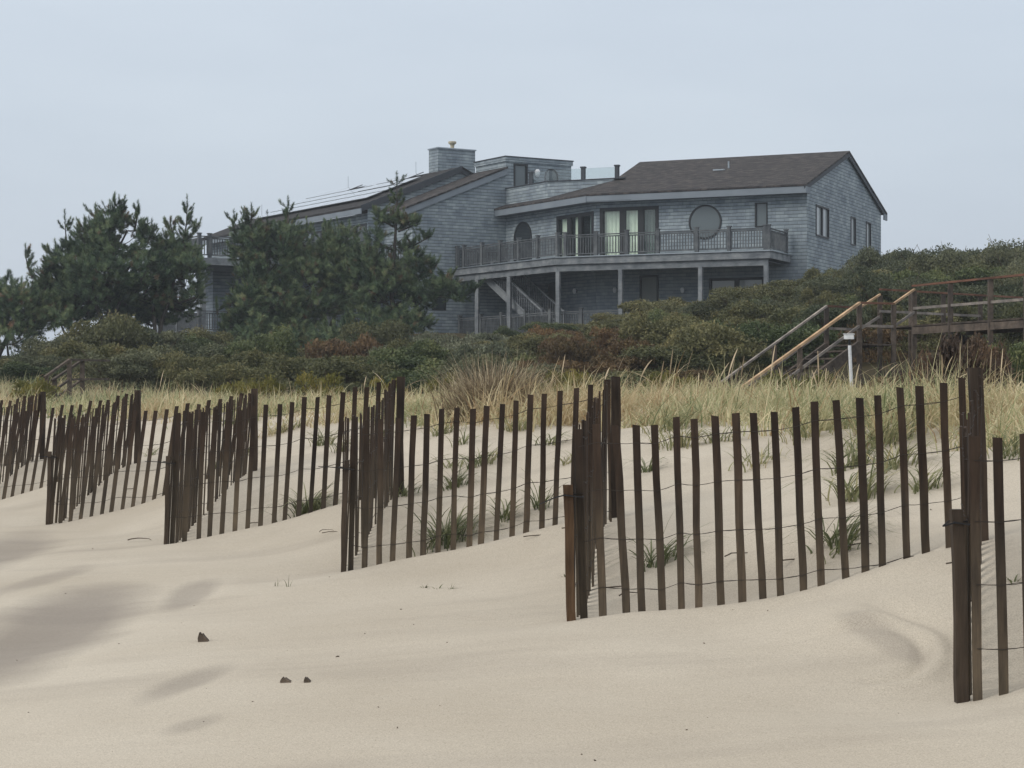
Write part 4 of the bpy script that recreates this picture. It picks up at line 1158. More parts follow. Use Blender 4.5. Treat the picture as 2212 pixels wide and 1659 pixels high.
# ------------------------------------------------------------------ shrubs
def shrub_mesh(name, mat, w, h, nleaf, leaf, seed, upright=.3, stems=18, lobes=14, tmin=0., tmax=1., dead=0.):
    rng = np.random.default_rng(seed)
    L = []
    for i in range(lobes):
        a = rng.random()*6.28; r = rng.random()**.55*w*.38
        L.append((r*math.cos(a), r*math.sin(a), h*rng.uniform(.35, .72), w*rng.uniform(.11, .22), h*rng.uniform(.17, .32)))
    n = nleaf
    li = rng.integers(0, lobes, n); La = np.array(L)[li]
    u = rng.normal(size=(n, 3)); u /= np.linalg.norm(u, axis=1, keepdims=True); u[:, 2] = np.abs(u[:, 2])*1.0-.35*rng.random(n)
    rr = rng.uniform(.2, 1.0, n)**.38 + np.maximum(0, rng.normal(0, .10, n))
    p = np.stack([La[:, 0]+u[:, 0]*rr*La[:, 3], La[:, 1]+u[:, 1]*rr*La[:, 3], La[:, 2]+u[:, 2]*rr*La[:, 4]], 1)
    # skirt down to the ground
    k = rng.random(n) < .30
    a = rng.random(n)*6.28; q = rng.random(n)**.4*w*.5
    zz = rng.random(n)*h*.5
    p[k] = np.stack([np.cos(a)*q, np.sin(a)*q, zz*(1.1-q/(w*.5)*.7)], 1)[k]
    p[:, 2] = np.maximum(p[:, 2], .02)
    # leaf quads (rhombus)
    d = rng.normal(size=(n, 3)); d[:, 2] += upright*2; d /= np.linalg.norm(d, axis=1, keepdims=True)
    s = np.cross(d, rng.normal(size=(n, 3))); s /= np.linalg.norm(s, axis=1, keepdims=True)+1e-9
    ll = leaf*rng.uniform(.6, 1.35, n)[:, None]
    V = np.stack([p-d*ll, p+s*ll*.42, p+d*ll, p-s*ll*.42], 1).reshape(-1, 3)
    Fc = np.arange(n*4).reshape(-1, 4)
    t = np.array([mnoise.noise(Vector(q)*1.9+Vector((seed, 0, 0)))*.72+.46 for q in p])
    t = t*.7+rng.random(n)*.3
    t = tmin+np.clip(t, 0, 1)*(tmax-tmin)
    mi = np.zeros(n, int)
    # stems
    mb = MB()
    for i in range(stems):
        Lc = L[i % lobes]; a = rng.random()*6.28
        e = Vector((Lc[0]+math.cos(a)*Lc[3]*.7, Lc[1]+math.sin(a)*Lc[3]*.7, Lc[2]+Lc[4]*rng.uniform(.1, 1.25)))
        b_ = Vector((Lc[0]*.25, Lc[1]*.25, -.1)); mb.tube([b_, b_.lerp(e, .5)+Vector((0, 0, h*.08)), e], [.016, .011, .005], 4, cap=False)
    Vs = np.array(mb.v); Fs = np.array(mb.f)
    V2 = np.concatenate([V, Vs]); F2 = np.concatenate([Fc, Fs+len(V)])
    me = np_mesh(name, V2, F2, [mat, M['twig']], tint=np.concatenate([t, np.full(len(Fs), .5)]), midx=np.concatenate([mi, np.ones(len(Fs), int)]))
    return me
SH = {}
for k in range(4): SH['olive', k] = shrub_mesh('olive_shrub', M['olive'], 2.6, 1.35, 12000, .042, 40+k)
for k in range(3): SH['dkgreen', k] = shrub_mesh('dark_shrub', M['dkgreen'], 2.5, 1.35, 12000, .042, 50+k)
for k in range(3): SH['red', k] = shrub_mesh('russet_shrub', M['red'], 2.0, 1.0, 4800, .045, 60+k, upright=.6)
for k in range(2): SH['silver', k] = shrub_mesh('silver_shrub', M['silver'], 2.0, 1.0, 4500, .045, 70+k, upright=.9)
for k in range(2): SH['yellow', k] = shrub_mesh('yellow_shrub', M['yellow'], 1.3, .8, 1800, .04, 80+k, upright=.9)
for k in range(3): SH['grey', k] = shrub_mesh('grey_shrub', M['grey'], 2.6, 1.5, 12000, .042, 90+k)
for k in range(2): SH['brown', k] = shrub_mesh('seedhead', M['brown'], 1.0, .9, 5200, .030, 95+k, upright=.8, stems=50)
NAMES = {'olive': 'bayberry_shrub', 'dkgreen': 'evergreen_shrub', 'red': 'russet_shrub', 'silver': 'silvery_shrub', 'yellow': 'goldenrod', 'grey': 'grey_green_shrub', 'brown': 'seedhead_plant'}
LAB = {'olive': 'olive green shrub in the dense thicket on the dune slope', 'dkgreen': 'dark green shrub in the dense thicket on the dune slope', 'red': 'russet brown autumn shrub in the thicket below the house',
       'silver': 'pale silvery green shrub in front of the deck posts', 'yellow': 'yellow green flowering plant at the edge of the dune grass', 'grey': 'grey green shrub on the hill crest against the sky', 'brown': 'dark brown dried seedhead plant behind the fence at the right'}
GRP = {'olive': 'olive green shrubs of the thicket', 'dkgreen': 'dark green shrubs of the thicket', 'red': 'russet shrubs of the thicket', 'silver': 'silvery shrubs before the deck',
       'yellow': 'yellow green plants by the grass', 'grey': 'grey green shrubs on the crest', 'brown': 'dried seedhead plants'}
def put_shrub(kind, X, Y, sx=1., sz=1., label=None):
    k = random.randrange(sum(1 for a in SH if a[0] == kind))
    o = link(NAMES[kind], SH[kind, k], None, (X, Y, hz(X, Y)-.06))
    o.scale = (sx, sx*random.uniform(.9, 1.1), sz); o.rotation_euler = (0, 0, random.uniform(0, 6.28))
    tag(o, label or LAB[kind], 'shrub' if kind not in ('yellow', 'brown') else 'plant', None if label else GRP[kind])
    return o
def zone(px, py):
    """kind of shrub where the photo shows it"""
    if px > 1850 and py < 660: return random.choice(['grey', 'grey', 'dkgreen', 'olive'])
    if 800 < px < 1110 and 700 < py < 765: return random.choice(['silver', 'silver', 'olive'])
    if 620 < px < 800 and py > 735: return random.choice(['red', 'red', 'olive'])
    if 800 < px < 960 and py > 740: return 'dkgreen'
    if 1150 < px < 1480 and 690 < py: return random.choice(['red', 'red', 'olive', 'red'])
    if 1480 <= px < 1720 and 690 < py < 760: return random.choice(['dkgreen', 'dkgreen', 'olive'])
    if 1480 <= px < 1950 and py >= 740: return random.choice(['red', 'olive', 'red', 'dkgreen'])
    if px >= 1950 and py > 700: return random.choice(['red', 'dkgreen', 'dkgreen', 'brown'])
    if px < 460: return random.choice(['olive', 'grey', 'olive', 'dkgreen'])
    if px < 640: return random.choice(['olive', 'dkgreen', 'olive'])
    return random.choice(['olive', 'olive', 'dkgreen', 'grey'])
def near_walk(X, Y):
    # keep the stair and walkway clear
    for (a, b) in (((4.6, 42.8), (8.0, 46.0)), ((8.0, 46.0), (9.3, 47.2)), ((9.3, 46.6), (11.2, 42.2)), ((11.2, 42.2), (13.0, 37.5))):
        ax, ay = a; bx, by = b
        t = max(0, min(1, ((X-ax)*(bx-ax)+(Y-ay)*(by-ay))/((bx-ax)**2+(by-ay)**2)))
        if math.hypot(X-ax-(bx-ax)*t, Y-ay-(by-ay)*t) < 1.7: return True
    return False
cnt = 0
Yr = 40.5
while Yr < 86:
    step = 2.05 if Yr < 60 else 2.35
    X = -.285*Yr - random.random()*step
    while X < .285*Yr:
        Xj = X+random.uniform(-.5, .5); Yj = Yr+random.uniform(-.7, .7)
        px = CX+F*Xj/Yj
        g = hz(Xj, Yj); py = HY-(g+.8)*F/Yj
        X += step*random.uniform(.85, 1.2)
        s_ = float(sl(Xj, Yj)[0])
        if s_ < 6: continue
        if Yj < 36.5+22*min(1, max(0, (-.02-Xj/Yj)/.24)): continue
        if Yj > 72 and px < 1060 and random.random() < .35: continue
        # keep the deck front and the house clear
        if Yj > 81 and 960 < px < 1250: continue
        if Yj > 84 and px < 1745: continue
        if near_walk(Xj, Yj): continue
        k = zone(px, py)
        if 1100 < px < 1960 and Yj < 54 and random.random() < .42: k = 'red'
        if Yj < 43 and random.random() < .35: k = 'yellow'
        if 820 < px < 1110 and 58 < Yj < 76 and random.random() < .6: k = 'silver'
        sx = random.uniform(.75, 1.25); sz = random.uniform(.65, 1.2)
        if k == 'red': sx *= .8
        if px > 1480 and Yj > 72: sz *= .85
        if px > 1860 and Yj > 60: sz *= 1.05
        if 1000 < px < 1260 and Yj > 62: sz *= .55
        elif px < 1400 and px >= 1260 and Yj > 66: sz *= .72
        elif 1400 <= px < 1800 and Yj > 55: sz *= .82
        if Yj < 46: sz *= .72
        if px < 1040: sz *= .85 if Yj < 62 else .62
        if px < 130 and Yj > 55: sz *= .8
        put_shrub(k, Xj, Yj, sx, sz); cnt += 1
    Yr += 2.35 if Yr < 60 else 3.0
# a further row on the right crest, seen against the sky
for px, Y, s in ((1905, 76, 1.9), (1935, 78, 2.0), (1962, 80, 1.7), (1985, 76, 1.35), (2030, 74, 1.5), (2060, 73, 1.9), (2095, 72, 1.75), (2130, 71, 2.05), (2165, 70, 1.95), (2200, 69, 2.15), (2235, 68, 2.0), (1880, 80, 1.5), (2005, 70, 1.15)):
    p = at(px, 600, Y); put_shrub('grey', p.x, p.y, 1.1, s*(.66 if px > 2010 else .70))
print('shrubs', cnt)
for px, Y, kk, s in ((150, 67, 'grey', 1.45), (190, 69, 'olive', 1.7), (275, 68, 'grey', 1.6), (315, 70, 'olive', 1.4), (350, 69, 'grey', 1.35), (400, 70, 'dkgreen', 1.3), (100, 70, 'grey', 1.1), (60, 70, 'olive', 1.0), (440, 71, 'olive', 1.3), (905, 74, 'silver', 1.4), (950, 73, 'silver', 1.25), (1000, 73, 'silver', 1.2), (1050, 74, 'silver', 1.1), (820, 74, 'olive', 1.4)):
    p = at(px, 600, Y); put_shrub(kk, p.x, p.y, 1.15, s*(.78 if px < 500 else .95))
# named ones that stand out
def shrub_px(kind, px, Y, sx, sz, label):
    p = at(px, 600, Y); put_shrub(kind, p.x, p.y, sx, sz, label)
shrub_px('dkgreen', 560, 60, 1.05, 1.35, 'rounded green shrub before the small low pine, left of the russet ones')
shrub_px('olive', 230, 66, 1.35, 1.7, 'large grey green mound of a shrub under the leftmost domed pine')
shrub_px('red', 735, 62, 1.15, 1.45, 'russet domed shrub below the middle of the pine clump')
shrub_px('dkgreen', 885, 55, 1.0, 1.05, 'dark rounded shrub just left of the big dry grass tussock')
for px, Y in ((90, 42), (575, 41), (700, 38.5), (845, 40), (1250, 40), (1420, 39.5), (1465, 40), (1690, 38), (2030, 37), (60, 44), (500, 42), (1210, 41), (1780, 39), (960, 39)):
    p = at(px, 700, Y); put_shrub('yellow', p.x, p.y, random.uniform(.6, .9), random.uniform(.7, 1.0))
for px, Y, s in ((2030, 30, .95), (2055, 28, 1.2), (2080, 27, 1.35), (2100, 27.5, 1.3), (2120, 29, 1.15), (1985, 33, .85), (2068, 29.5, 1.4)):
    p = at(px, 700, Y); put_shrub('brown', p.x, p.y, 1.0, s)
for px, Y, s in ((2160, 31, 1.0), (2215, 30, 1.1), (1950, 35, .8), (2010, 36, .7)):
    p = at(px, 700, Y); put_shrub('dkgreen' if px > 2100 else 'red', p.x, p.y, .6, s*.8)

# ------------------------------------------------------------------ boardwalk and stairs on the right
walk = empty('dune_walkway', (8.0, 45.5, hz(8.0, 45.5)))
tag(walk, 'weathered timber walkway with rust stained handrails and stairs down to the beach at the right', 'walkway')
N_ = [Vector((4.83, 42, .31)), Vector((7.86, 45, 2.26)), Vector((8.71, 45.4, 2.26)), Vector((9.30, 46, 2.62))]
NW = [Vector((9.27, 46, 2.70)), Vector((10.8, 42, 2.70)), Vector((12.6, 37.2, 2.70))]
Fr = [Vector((4.55, 43.7, .42)), Vector((7.35, 46.5, 2.26)), Vector((8.27, 47.4, 2.26)), Vector((8.84, 47.8, 2.60))]
FW = [Vector((8.76, 47.4, 2.70)), Vector((11.77, 50, 2.70)), Vector((15, 52.8, 2.7))]
up = Vector((0, 0, 1))
def ext(a, b, k): return a+(a-b).normalized()*k
def rail(p, q, mat, w=.055, h=.045): 
    mb = MB(); mb.beam(p, q, w, h); return mb.build('handrail', M[mat], walk)
rail(ext(N_[0], N_[1], .6), N_[1], 'tan', .065, .055); rail(N_[1], N_[2], 'rust'); rail(N_[2], N_[3], 'tan')
rail(NW[0], NW[1], 'rust', .08); rail(NW[1], NW[2], 'rust', .08)
rail(ext(Fr[0], Fr[1], .6), Fr[1], 'greyrail'); rail(Fr[1], Fr[2], 'rust'); rail(Fr[2], Fr[3], 'tan'); rail(FW[0], FW[1], 'rust'); rail(FW[1], FW[2], 'rust')
mb = MB()
for a, b in ((N_[0], N_[1]), (N_[1], N_[2]), (N_[2], N_[3]), (Fr[0], Fr[1]), (Fr[1], Fr[2]), (Fr[2], Fr[3]), (NW[0], NW[1]), (NW[1], NW[2]), (FW[0], FW[1])):
    mb.beam(a-up*.52, b-up*.52, .03, .06)
mb.build('mid_rail', M['greyrail'], walk)
def wpost(p, zt, h=None):
    g = hz(p.x, p.y); mb = MB(); mb.obox((p.x, p.y, (zt+g-.3)/2), (.052, 0, 0), (0, .052, 0), (0, 0, (zt-g+.3)/2)); mb.build('walkway_post', M['walk'], walk)
for a, b, fs in ((N_[0], N_[1], (0.05, .48, 1)), (N_[1], N_[2], (1,)), (N_[2], N_[3], (1,)), (Fr[0], Fr[1], (.05, .5, 1)), (Fr[1], Fr[2], (1,)), (Fr[2], Fr[3], (1,)), (NW[0], NW[1], (.36, .72)), (NW[1], NW[2], (.02, .45, .9)), (FW[0], FW[1], (.3, .62, 1))):
    for f in fs:
        p = a.lerp(b, f); wpost(p-Vector((0, -.03, 0)), p.z-.03)
# decks, stringers and treads
mb = MB()
def planks(p0, p1, q0, q1, z):
    n = int((p1-p0).length/.15)
    for k in range(n):
        f0, f1 = k/n, (k+.93)/n
        a, b, c, d = p0.lerp(p1, f0), p0.lerp(p1, f1), q0.lerp(q1, f1), q0.lerp(q1, f0)
        for v in (a, b, c, d): v.z = z
        mb.slab([a, b, c, d], .04)
planks(N_[1], N_[2], Fr[1], Fr[2], 1.34)
wv = Vector((1.35, .5, 0))
planks(NW[0], NW[1], NW[0]+wv, NW[1]+wv, 1.80); planks(NW[1], NW[2], NW[1]+wv, NW[2]+wv, 1.80)
planks(Vector((8.75, 47.3, 0)), Vector((9.27, 46.1, 0)), Vector((11.6, 49.6, 0)), Vector((10.6, 46.6, 0)), 1.80)
mb.build('deck_boards', M['walk'], walk)
mb = MB()
for a, b in ((NW[0], NW[1]), (NW[1], NW[2]), (NW[0]+wv, NW[1]+wv), (NW[1]+wv, NW[2]+wv)):
    p, q = a.copy(), b.copy(); p.z = q.z = 1.66; mb.beam(p, q, .06, .16)
mb.build('joist', M['walk'], walk)
mb = MB()
for a, b in ((N_[0], N_[1]), (Fr[0], Fr[1])): mb.beam(a-up*.98, b-up*.98, .06, .26)
for k in range(1, 11):
    f = k/11; a, b = N_[0].lerp(N_[1], f)-up*.92, Fr[0].lerp(Fr[1], f)-up*.92
    mb.beam(a, b, .27, .04)
mb.build('stair_tread', M['walk'], walk)

# small stair at far left
ls = empty('beach_stair', at(150, 800, 52)); ls.location.z = hz(ls.location.x, 52)
tag(ls, 'small grey wooden stair rails half hidden in shrubs at the far left', 'stairs')
for k, (a, b) in enumerate(((at(96, 815, 44), at(150, 777, 45)), (at(112, 822, 45), at(178, 778, 46.5)), (at(150, 777, 45), at(235, 779, 49)))):
    mb = MB(); mb.beam(a, b, .06, .05); mb.build('handrail', M['walk'], ls)
    mb = MB(); mb.beam(a-up*.45, b-up*.45, .04, .05); mb.build('mid_rail', M['walk'], ls)
for p in (at(150, 777, 45), at(178, 778, 46.5), at(100, 812, 44.1), at(118, 820, 45.1)):
    mb = MB(); g = hz(p.x, p.y); mb.obox((p.x, p.y, (p.z+g-.2)/2), (.045, 0, 0), (0, .045, 0), (0, 0, (p.z-g+.2)/2)); mb.build('stair_post', M['walk'], ls)

# path lamp: white pipe with a small box head
lp_ = at(1839, 830, 34); g = hz(lp_.x, lp_.y)
lamp = empty('path_lamp', (lp_.x, lp_.y, g))
tag(lamp, 'white pipe post with a small square lamp head beside the beach stairs', 'lamp')
s = 34/F; X0 = lp_.x
mb = MB(); mb.tube([Vector((X0+.03, 34, g-.2)), Vector((X0-.03, 34, (HY-746)*s))], [.031, .029], 12); mb.build('pole', M['white'], lamp, smooth=False)
mb = MB(); mb.tube([Vector((X0-.03, 34, (HY-746)*s)), Vector((X0-.032, 34, (HY-733)*s))], .02, 8); mb.build('stem', M['frame'], lamp)
mb = MB(); c = Vector((X0-.04, 34, (HY-727.5)*s)); mb.obox(c, Vector((.078, -.02, 0)), Vector((.02, .078, 0)), up*.042); mb.obox(c+up*.046, Vector((.09, -.023, 0)), Vector((.023, .09, 0)), up*.006)
mb.build('lamp_head', M['white'], lamp)

# ------------------------------------------------------------------ grass
def blades(base, az, L, bend, w, seg=4, curl=None, lift=None):
    n = len(base); ts = np.linspace(0, 1, seg+1)
    dirv = np.stack([np.cos(az), np.sin(az), np.zeros(n)], 1)
    side_a = az+np.pi/2+RNG.normal(0, .7, n)
    sv = np.stack([np.cos(side_a), np.sin(side_a), np.zeros(n)], 1)
    pts = []
    for t in ts:
        hx_ = L*bend*(t**1.8)*.95
        z = L*(t*(1-.15*bend) - .62*bend**1.6*t**2.6)
        c = base+dirv*hx_[:, None]; c[:, 2] += z
        ww = w*(1-t**1.5*.92)
        pts.append((c-sv*ww[:, None]/2, c+sv*ww[:, None]/2))
    V = np.stack([p for pr in pts for p in pr], 1)          # n, 2(seg+1), 3
    k = 2*(seg+1)
    idx = np.arange(n)[:, None]*k
    Fs = []
    for i in range(seg):
        Fs.append(np.concatenate([idx+2*i, idx+2*i+1, idx+2*i+3, idx+2*i+2], 1))
    Fc = np.stack(Fs, 1).reshape(-1, 4)
    return V.reshape(-1, 3), Fc, seg
def seedheads(tip, dirs, L, w):
    pass

def grass_field():
    N0 = 5000
    w = RNG.uniform(-.285, .285, N0)
    Ymax = 37+22*np.clip((-.02-w)/.24, 0, 1)
    Yc = np.exp(math.log(11.5)+RNG.random(N0)*(np.log(Ymax)-math.log(11.5)))
    X = w*Yc
    s, l = sl(X, Yc)
    edge = 3.75 + 1.3*vnoise(l*.35, l*0+2.2) + .5*vnoise(l*1.1, l*0+8)
    far = np.clip((Yc-14)/26, 0, 1)
    keep = (s > edge) & (RNG.random(N0) < .30+.70*sm((s-edge)/1.3))
    X = X[keep]; Yc = Yc[keep]
    n = len(X)
    per = RNG.integers(22, 38, n)
    ci = np.repeat(np.arange(n), per)
    tot = len(ci)
    r = RNG.normal(0, .070, (tot, 2))*(1+Yc[ci]/25)[:, None]
    bx = X[ci]+r[:, 0]; by = Yc[ci]+r[:, 1]
    bz_ = height(bx, by)-.02
    base = np.stack([bx, by, bz_], 1)
    # wind: most blades lean to the right, the rest radiate
    caz = RNG.normal(.1, .9, n); caz[RNG.random(n) < .22] += np.pi
    az = np.where(RNG.random(tot) < .48, caz[ci]+RNG.normal(0, .5, tot), np.arctan2(r[:, 1], r[:, 0])+RNG.normal(0, .4, tot))
    sz = (.75+.4*vnoise(bx*.4, by*.4+20)*1.6)
    L = RNG.uniform(.26, .66, tot)*np.clip(sz, .45, 1.25)*(.75+.5*RNG.random(n))[ci]
    bend = np.clip(RNG.normal(.78, .28, tot), .10, 1.2)
    wd = RNG.uniform(.007, .0125, tot)*(1+np.clip((by-14)/20, 0, 1.2))
    V, Fc, seg = blades(base, az, L, bend, wd, 4)
    patch = 1.3*vnoise(X*.75+30, Yc*.35)+.7*vnoise(X*2.1, Yc*1.1)
    t = np.clip(.68+patch[ci]*.7+RNG.normal(0, .14, n)[ci] + RNG.normal(0, .16, tot), 0, .93)
    hot = RNG.random(tot) < .08; t[hot] = 1.0
    tint = np.repeat(t, seg)
    o = link('dune_grass', np_mesh('dune_grass', V, Fc, M['grass'], tint=tint))
    tag(o, 'band of straw and green beach grass along the dune top', 'grass', kind='stuff')
    # seed stalks
    m = 190
    w = RNG.uniform(-.27, .27, m); w[:110] = RNG.uniform(.06, .27, 110); Yc = RNG.uniform(20, 36, m); X = w*Yc; s, l = sl(X, Yc)
    k = s > 5; X = X[k]; Yc = Yc[k]; m = len(X)
    base = np.stack([X, Yc, height(X, Yc)], 1)
    az = RNG.normal(0, 1.3, m); L = RNG.uniform(.50, .92, m); bend = np.clip(RNG.normal(.55, .25, m), .08, 1.1)
    V, Fc, seg = blades(base, az, L, bend, np.full(m, .006), 8)
    V = V.reshape(m, -1, 3)
    # widen the last third into the seed spike
    k = V.shape[1]//2
    for j in range(k):
        t_ = j/(k-1)
        if t_ > .62:
            a = V[:, 2*j]; b_ = V[:, 2*j+1]; c = (a+b_)/2; d = (b_-a); d /= np.linalg.norm(d, axis=1, keepdims=True)+1e-9
            ww = .0075*math.sin((t_-.55)/.45*math.pi*.95)+.002
            V[:, 2*j] = c-d*ww; V[:, 2*j+1] = c+d*ww
    o = link('seed_stalks', np_mesh('seed_stalks', V.reshape(-1, 3), Fc, M['drygrass'], tint=np.repeat(RNG.uniform(.5, 1, m), seg)))
    tag(o, 'tall curved beach grass seed stalks standing above the dune grass', 'grass', kind='stuff')
grass_field()

def clump(name, p, n, L, mat, label, spread=.07, bendm=.55, wd=.007, wind=.4, group=None, tlo=0, thi=1, cat='grass clump', squash=1.):
    r = RNG.normal(0, spread, (n, 2))
    bx = r[:, 0]; by = r[:, 1]
    z = height(bx+p[0], by+p[1])-p[2]-.02
    base = np.stack([bx, by, z], 1)
    az = np.where(RNG.random(n) < wind, RNG.normal(0, .6, n), np.arctan2(by, bx)+RNG.normal(0, .5, n))
    Ls = RNG.uniform(.45, 1.0, n)*L; bend = np.clip(RNG.normal(bendm, .22, n), .05, 1.1)
    V, Fc, seg = blades(base, az, Ls, bend, RNG.uniform(.6, 1.2, n)*wd, 6)
    V[:, 2] *= squash
    o = link(name, np_mesh(name, V, Fc, mat, tint=np.repeat(np.clip(RNG.uniform(tlo, thi, n), 0, 1), seg)), None, p)
    tag(o, label, cat, group)
    return o
# big dry tussock in the middle
pt = at(1062, 890, 20.5); pt.z = hz(pt.x, pt.y)
clump('dry_tussock', pt, 1500, .80, M['drygrass'], 'big dry tan grass tussock standing above the others near the middle', spread=.20, bendm=.55, wd=.014, wind=.05, cat='tussock', thi=1)
TG = [ # px x, px y of the foot, blades, length m, tint range, label
 (665, 1108, 130, .36, 0, .7, 'large green grass clump at the foot of the left fence panel', .09),
 (960, 1172, 140, .34, 0, .75, 'wide bushy green grass clump leaning left against the middle fence panel', .11),
 (1415, 1222, 46, .34, 0, .4, 'dark green drooping grass clump behind the long front panel', .07),
 (1812, 1178, 60, .36, 0, .6, 'green grass clump behind the right part of the front panel', .08),
 (1850, 1078, 90, .40, .3, 1, 'half dried grass clump upslope of the green one at the right', .10),
 (1092, 1120, 34, .30, .1, .7, 'thin upright grass clump behind the middle panel', .04),
 (985, 1052, 48, .30, 0, .6, 'short green grass clump high on the sand between two slats', .06),
 (872, 1072, 44, .24, 0, .7, 'small green grass clump beside the crowded back corner of the fence', .06),
 (1040, 1005, 60, .30, .1, .9, 'mixed green and straw clump on the slope below the big dry tussock', .09),
 (700, 962, 60, .34, .1, .9, 'grey green grass clump high on the dune, left of centre', .08),
 (735, 975, 36, .28, .2, 1, 'straw clump just right of the grey green one', .06),
 (1398, 1020, 22, .30, 0, .4, 'narrow upright green clump behind the second slat of the front panel', .03),
 (1475, 965, 90, .36, .4, 1, 'tan drooping clump at the dune edge behind the front panel', .12),
 (1440, 930, 90, .42, .2, 1, 'tall straw clump at the edge of the grass above the tan one', .12),
 (1625, 1010, 22, .24, .5, 1, 'sparse pale clump alone on the open slope', .10),
 (1640, 990, 18, .24, .5, 1, 'few dry blades just above the sparse pale clump', .10),
 (1995, 1060, 40, .30, .2, .9, 'grass clump between the last two slats of the front panel', .07),
 (1905, 960, 110, .42, .3, 1, 'thick straw clump hanging over the dune edge at the right', .14),
 (605, 935, 40, .26, .4, 1, 'low dry clump on the sand below the grass at left', .08),
 (640, 925, 36, .24, .3, 1, 'low mixed clump beside the low dry clump', .08),
 (1110, 930, 60, .30, .4, 1, 'dry clump right below the big tussock', .10),
 (1190, 960, 40, .26, .3, .9, 'small clump on the slope right of the tussock', .08),
 (950, 940, 50, .28, .4, 1, 'dry clump left below the big tussock', .10),
 (470, 1010, 22, .26, 0, .6, 'thin green clump seen through the left slats', .05),
 (325, 985, 18, .24, .2, .9, 'thin clump behind the far left panel', .05),
 (530, 985, 18, .26, .2, .9, 'thin clump behind the tall post at left', .05),
 (1165, 1100, 22, .34, .1, .6, 'long bladed green sprig beside the middle panel end', .03),
 (975, 1010, 30, .22, .3, .8, 'short mixed clump upslope of the middle panel', .07),
 (1235, 1000, 30, .24, .5, 1, 'dry clump behind the second stake from the right', .08),
 (1000, 960, 26, .26, .1, .7, 'faint green clump high behind the middle panel', .06),
 (1935, 1010, 60, .34, .3, 1, 'straw clump halfway up the slope at the right', .09),
 (2190, 985, 60, .36, .3, 1, 'straw clump behind the right edge panel', .12),
 (1845, 1010, 70, .38, .1, .8, 'green and straw clump above the half dried one', .09),
 (1555, 955, 30, .26, .4, 1, 'low dry sprigs at the dune edge behind the front panel', .09),
 (1740, 945, 70, .34, .3, 1, 'straw clump spilling from the grass behind the front panel', .12),
 (820, 955, 40, .30, .3, 1, 'straw clump below the grass beside the crowded fence corner', .08)]
for (x, y, n, L, a, b_, lab, sp) in TG:
    p = hit(x, y, 8.2)
    clump('grass_clump', p, int(n*1.15)+4, L*1.5, M['greengrass'], lab, spread=sp*.7, bendm=1.0, wd=.0115, wind=.35, tlo=a, thi=b_, group='grass clumps on the sand slope')

# sprigs, sticks and drift bits on the open sand
def sprig(x, y, n, L, label, mat='greengrass', bend=.2, Y0=4.0):
    L *= 1.5
    p = hit(x, y, Y0); return clump('sprig', p, n, L, M[mat], label, spread=.006, bendm=bend, wd=.011, wind=.2, tlo=.1, thi=.5, cat='sprig', group='sprigs on the open sand')
sprig(598, 1266, 3, .085, 'pair of grey blades poking from the open sand, left of two')
sprig(622, 1268, 3, .080, 'pair of grey blades poking from the open sand, right of two')
sprig(918, 1270, 6, .05, 'tiny dark sprig left of the row of three below the middle stake', bend=.8)
sprig(945, 1273, 6, .05, 'tiny dark sprig in the middle of the row of three', bend=.8)
sprig(975, 1273, 8, .06, 'tiny dark sprig right of the row of three', bend=.6)
sprig(1222, 1245, 8, .07, 'sprig lying beside the tan front stake', bend=.9)
sprig(2190, 1262, 6, .08, 'small sprig near the right edge', bend=.6, Y0=7.9)
def chunk(x, y, w, h, label, name='driftwood_chip', seed=0, tilt=.4):
    p = hit(x, y); rng = random.Random(seed)
    mb = MB(); n = 7
    # jagged wedge of bark standing in the sand
    prof_ = [(-.5, -.3), (-.52, .35), (-.30, 1.0), (-.22, .72), (-.05, .88), (.12, .55), (.42, .12), (.5, -.3)]
    fr = [Vector((q[0]*w+q[1]*h*tilt*-.3, -.02, q[1]*h)) for q in prof_]; bk = [Vector((q[0]*w*.9+q[1]*h*tilt*-.3, .03, q[1]*h*.93)) for q in prof_]
    k = len(prof_); base = len(mb.v)
    mb.v += [tuple(v+p) for v in fr+bk]
    mb.f += [tuple(range(k)), tuple(range(2*k-1, k-1, -1))] + [(i, k+i, k+(i+1) % k, (i+1) % k) for i in range(k)]
    e = MB(); e.v = [tuple(Vector(v)-p) for v in mb.v]; e.f = mb.f
    o = e.build(name, M['drift']); o.location = p
    tag(o, label, 'driftwood'); return o
chunk(441, 1386, .055, .048, 'dark jagged chip of driftwood standing in the open sand at left')
chunk(619, 1474, .050, .022, 'small dark chip on the sand, left of a pair', seed=2)
chunk(665, 1474, .030, .022, 'small dark chip on the sand, right of a pair', seed=3)
def stick(x, y, pts, r, label, Y0=4.0):
    p = hit(x, y, Y0); mb = MB()
    rr_ = random.Random(int(x*7+y)); a_ = Vector(pts[0]); b_ = Vector(pts[-1]); tw = rr_.uniform(-.8, .8)
    pts = []
    for i in range(8):
        f = i/7; q = a_.lerp(b_, f)*rr_.uniform(.9, 1.1); q.z = .004+.022*max(0, math.sin(f*math.pi*rr_.uniform(.8, 1.3)))*abs(tw); q.y += .05*math.sin(f*3+tw*2)
        q.x, q.y = q.x*math.cos(tw)-q.y*math.sin(tw), q.x*math.sin(tw)+q.y*math.cos(tw); pts.append(q)
    mb.tube([Vector(q) for q in pts], [r*(1-.6*i/(len(pts)-1)) for i in range(len(pts))], 6)
    o = mb.build('stick', M['drift']); o.location = p+Vector((0, 0, .006)); tag(o, label, 'stick', 'sticks and twigs on the sand'); return o
stick(712, 1155, [(-.07, .05, .01), (0, 0, .012), (.09, -.02, .006)], .004, 'thin forked twig lying left of the middle stake')
stick(712, 1152, [(-.08, -.03, .004), (.02, .0, .01), (.05, .06, .012)], .003, 'second twig crossing the thin forked one')
